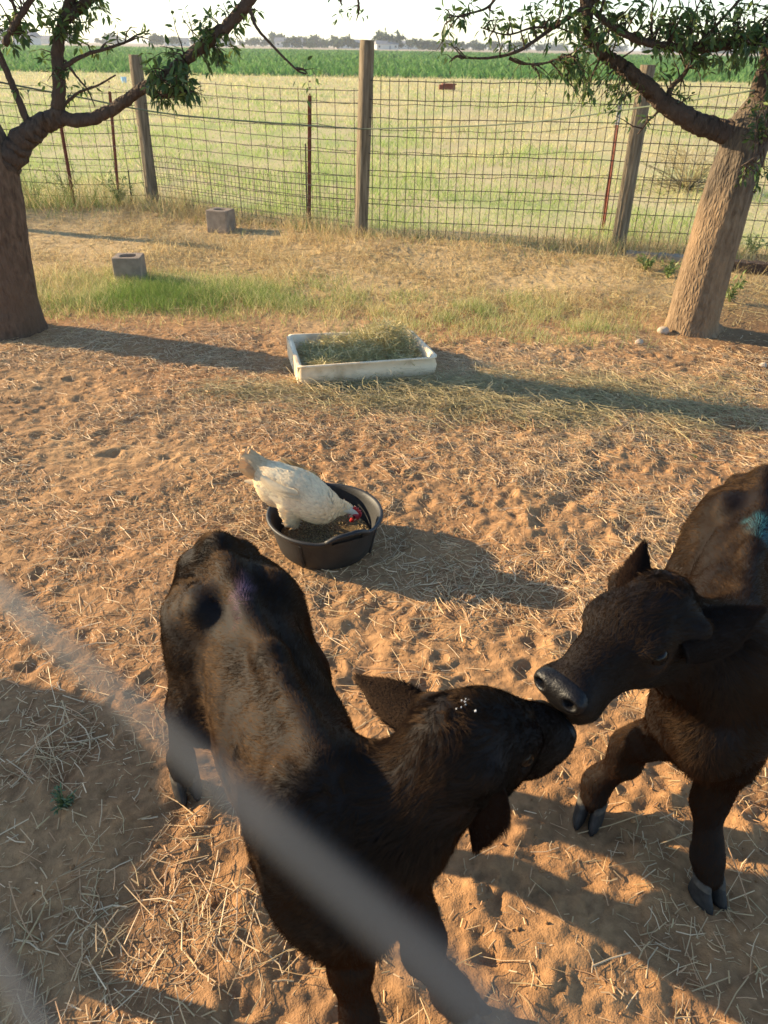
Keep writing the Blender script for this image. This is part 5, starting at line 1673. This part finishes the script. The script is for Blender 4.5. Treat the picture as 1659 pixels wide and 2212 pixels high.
# ------------------------------------------------------------------ far distance
m_fartree = mat_attr('far_foliage', .8, .1, .1)
m_wallp = mat_noise('pale_wall', (.52, .48, .42), (.6, .56, .5), 1, .8, .2)
m_roof = mat_noise('grey_roof', (.20, .19, .19), (.27, .26, .26), 1, .8, .2)
m_darkwin = mat_noise('dark_window', (.03, .03, .035), (.05, .05, .055), 1, .2, .5)
def far_tree(px, Y, h, wd, label, dens=1.0):
    q = PY(px, 110, Y)
    root = empty('far_tree', (q[0], Y, 0), label, 'tree', 'trees on the horizon')
    root['label'] = label
    link('trunk', MB().tube([(0, 0, -.1), (.1, 0, h*.45), (0, .1, h*.75)], [h*.035, h*.025, h*.01], 6).mesh('far_trunk'), m_limb, root)
    n = int(420*dens)
    nb = 9
    cc = np.column_stack([RNG.normal(0, wd*.27, nb), RNG.normal(0, wd*.27, nb), h*RNG.uniform(.35, .88, nb)])
    rr = wd*RNG.uniform(.16, .30, nb)
    b = RNG.integers(0, nb, n)
    p = cc[b]+unit(RNG.normal(size=(n, 3)))*(rr[b]*RNG.random(n)**.4)[:, None]*np.array([1, 1, .8])
    d = unit(RNG.normal(size=(n, 3)))
    v, f, nv = blades(p, d, np.full(n, wd*.13), np.full(n, wd*.10), RNG.normal(0, .2, (n, 3)), 1, tip=.6)
    c = np.repeat(pick([(.05, .075, .03), (.07, .095, .04), (.04, .06, .028)], n), nv, 0)
    tag(link('crown', fast_mesh('far_crown', v, f, False, c), m_fartree, root), kind='stuff')
for px in [8, 60, 150, 215, 340, 352, 372, 395, 418, 440, 462, 500, 520, 540, 552, 566, 580, 590, 603, 612, 622, 634, 645, 655, 664, 672, 682, 690, 700, 709, 718, 727, 736, 745, 755, 765, 815, 826, 838, 845, 852, 860, 868, 880, 890, 905, 915, 925, 935, 945, 955, 962, 975, 985, 1000, 1010, 1025, 1040, 1070, 1100, 1130, 1160]:
    h = RNG.uniform(3.2, 6.5)*(1.5 if px in (603, 690, 838, 845, 852) else 1)
    far_tree(px+RNG.uniform(-6, 6), RNG.uniform(560, 760), h, h*RNG.uniform(1.2, 2.4), 'one of the small dark trees lined up along the horizon')
for px in [250, 480, 1180, 1210, 1260, 1330, 1390, 1450, 1500, 1560, 1610, 1650]:
    far_tree(px, RNG.uniform(900, 1200), RNG.uniform(4, 7), RNG.uniform(14, 26), 'one of the small dark trees lined up along the horizon')
def house(px, Y, w, d, h, rh, label, open_=False):
    q = PY(px, 110, Y)
    root = empty('house', (q[0], Y, 0), label, 'building', 'far buildings', RNG.uniform(-.3, .3))
    link('wall', MB().box((0, 0, h/2), (w, d, h)).mesh('wall'), m_wallp, root)
    v = [(-w*.54, -d*.56, h), (w*.54, -d*.56, h), (w*.54, d*.56, h), (-w*.54, d*.56, h), (-w*.5, 0, h+rh), (w*.5, 0, h+rh)]
    link('roof', MB().add(v, [(0, 1, 5, 4), (2, 3, 4, 5), (0, 4, 3), (1, 2, 5), (3, 2, 1, 0)]).mesh('roof'), m_roof, root)
    for i in range(max(2, int(w/5))):
        x_ = -w*.38+i*(w*.76/max(1, int(w/5)-1 if w >= 10 else 1))
        link('window', MB().box((x_, -d/2-.03, h*.55), (1.3, .08, 1.2)).mesh('window'), m_darkwin, root)
    link('door', MB().box((w*.12, -d/2-.04, 1.05), (1.1, .1, 2.1)).mesh('door'), m_roof, root)
house(35, 420, 22, 10, 3.4, 3.2, 'dark-roofed house on the horizon at the far left')
house(112, 600, 14, 8, 3, 2, 'small pale building on the horizon right of the left trunk branch')
house(385, 620, 16, 8, 3, 2, 'pale low building on the horizon behind the left foliage')
house(470, 640, 15, 8, 3.2, 2, 'white building on the horizon left of the tree row')
house(625, 640, 20, 9, 3.6, 2.6, 'white house in front of the far tree row, left of the middle post')
house(752, 660, 18, 9, 3.4, 2.4, 'pale house on the horizon just left of the middle post')
house(834, 560, 14, 8, 2.8, 2.0, 'low blue-white shed on the horizon right of the middle post')
house(875, 680, 22, 9, 3.4, 2.2, 'white long building on the horizon further right of the middle post')
m_pole = mat_noise('pole', (.2, .18, .15), (.28, .25, .21), 2)
for px, lab in [(480, 'utility pole on the horizon left of the far tree row'), (700, 'utility pole on the horizon inside the far tree row'), (1330, 'utility pole on the horizon at the right')]:
    q = PY(px, 110, 640)
    o = empty('utility_pole', (q[0], 640, 0), lab, 'utility pole', 'utility poles')
    link('mast', MB().tube([(0, 0, -.2), (0, 0, 10)], [.18, .12], 6).mesh('mast'), m_pole, o)
    link('crossarm', MB().box((0, 0, 9.3), (2.4, .14, .16)).mesh('crossarm'), m_pole, o)
# red scrap in the pasture, and a blue lid
q = PY(966, 181, 40); q[2] = -.05
o = empty('scrap_box', q, 'rusty red scrap box lying at the far end of the pasture', 'scrap')
link('body', MB().box((0, 0, .12), (.75, .4, .20)).mesh('scrap'), m_tpost, o)
link('lid', MB().box((.08, -.05, .25), (.65, .45, .05), rotz(.1)).mesh('lid'), m_tpost, o)
q = PY(265, 155, 42); q[2] = -.05
o = empty('blue_tub', q, 'small pale blue tub lying at the far end of the pasture', 'tub')
mbt = MB().tube([(0, 0, 0), (0, 0, .1), (0, 0, .24), (0, 0, .26)], [.10, .12, .14, .15], 12)
link('tub', mbt.mesh('tub'), mat_noise('blue_plastic', (.3, .5, .7), (.35, .55, .75), 3), o)

# ------------------------------------------------------------------ tank added out of view on the left to cast a shadow, and the smooth-wire fence at the camera
m_galv = mat_noise('galvanised', (.38, .39, .40), (.5, .51, .52), 8, .45, .5, .2, 40, metal=.85)
tank = empty('shadow_tank', (-3.13, 1.61, 0), 'unseen round tank left of the picture, added to cast the lower-left shadow', 'added shadow caster')
a = np.arange(48)*2*math.pi/48
prof = [(.60, 0), (.60, .20), (.612, .22), (.60, .24), (.60, .42), (.612, .44), (.60, .46), (.60, .66), (.62, .675), (.62, .69), (.60, .70), (.585, .69), (.585, .05), (.05, .04)]
v = np.array([[(r_*math.cos(t), r_*math.sin(t), z_) for t in a] for r_, z_ in prof]).reshape(-1, 3)
f = [(i*48+j, i*48+(j+1) % 48, (i+1)*48+(j+1) % 48, (i+1)*48+j) for i in range(len(prof)-1) for j in range(48)]
link('shell', MB().add(v, f).mesh('shell', True), m_galv, tank)
link('water', MB().add([(.583*math.cos(t), .583*math.sin(t), .58) for t in a], [tuple(range(48))]).mesh('water'), mat_noise('water', (.02, .03, .03), (.03, .04, .04), 3, .05, .6), tank)
# the wire right in front of the lens: strands of a smooth-wire fence between two posts
m_strand = mat_noise('galvanised_strand', (.030, .036, .044), (.042, .049, .059), 60, .6, .25)
def cpt(x, y, depth):                                    # a point seen at x, y at that distance from the lens
    return np.array([0, 0, CAM_H])+ray(x, y)*depth
A1, A2 = cpt(750, 1925, .052), cpt(150, 1408, .078)
B1 = cpt(48, 2155, .080)
dw = unit(A2-A1)
fence_near = empty('smooth_wire_fence', (0, 0, 0), 'blurred grey smooth wire crossing close in front of the lens, lower left', 'wire fence')
ends = (-.9, 1.25)
for k, (q, r_) in enumerate([(A1, .00095), (B1, .00095), (B1-np.array([0, 0, .42]), .00095), (B1-np.array([0, 0, .84]), .00095)]):
    pts = [q+dw*s for s in np.linspace(ends[0], ends[1], 40)]
    link('wire', MB().tube(pts, r_, 8).mesh('near_wire', True), m_strand, fence_near)
for s in ends:
    q = (A1+B1)/2+dw*s
    pts = np.linspace((q[0], q[1], -.1), (q[0], q[1], 1.66), 14)
    link('post', MB().tube(pts, .028, 12).mesh('near_post'), m_galv, fence_near)

# ------------------------------------------------------------------ thin haze over the plain
hz = link('haze', MB().box((0, 4350, 5.9), (12400, 9500, 14.2)).mesh('haze'))
hm = bpy.data.materials.new('haze')
hm.use_nodes = True
hn = hm.node_tree
hn.nodes.clear()
ho = hn.nodes.new('ShaderNodeOutputMaterial')
hv = hn.nodes.new('ShaderNodeVolumePrincipled')
hv.inputs['Color'].default_value = (.86, .90, .95, 1)
hv.inputs['Density'].default_value = .00032
hv.inputs['Anisotropy'].default_value = .3
hn.links.new(hv.outputs[0], ho.inputs['Volume'])
hz.data.materials.append(hm)
tag(hz, 'thin pale haze over the plain', kind='stuff')
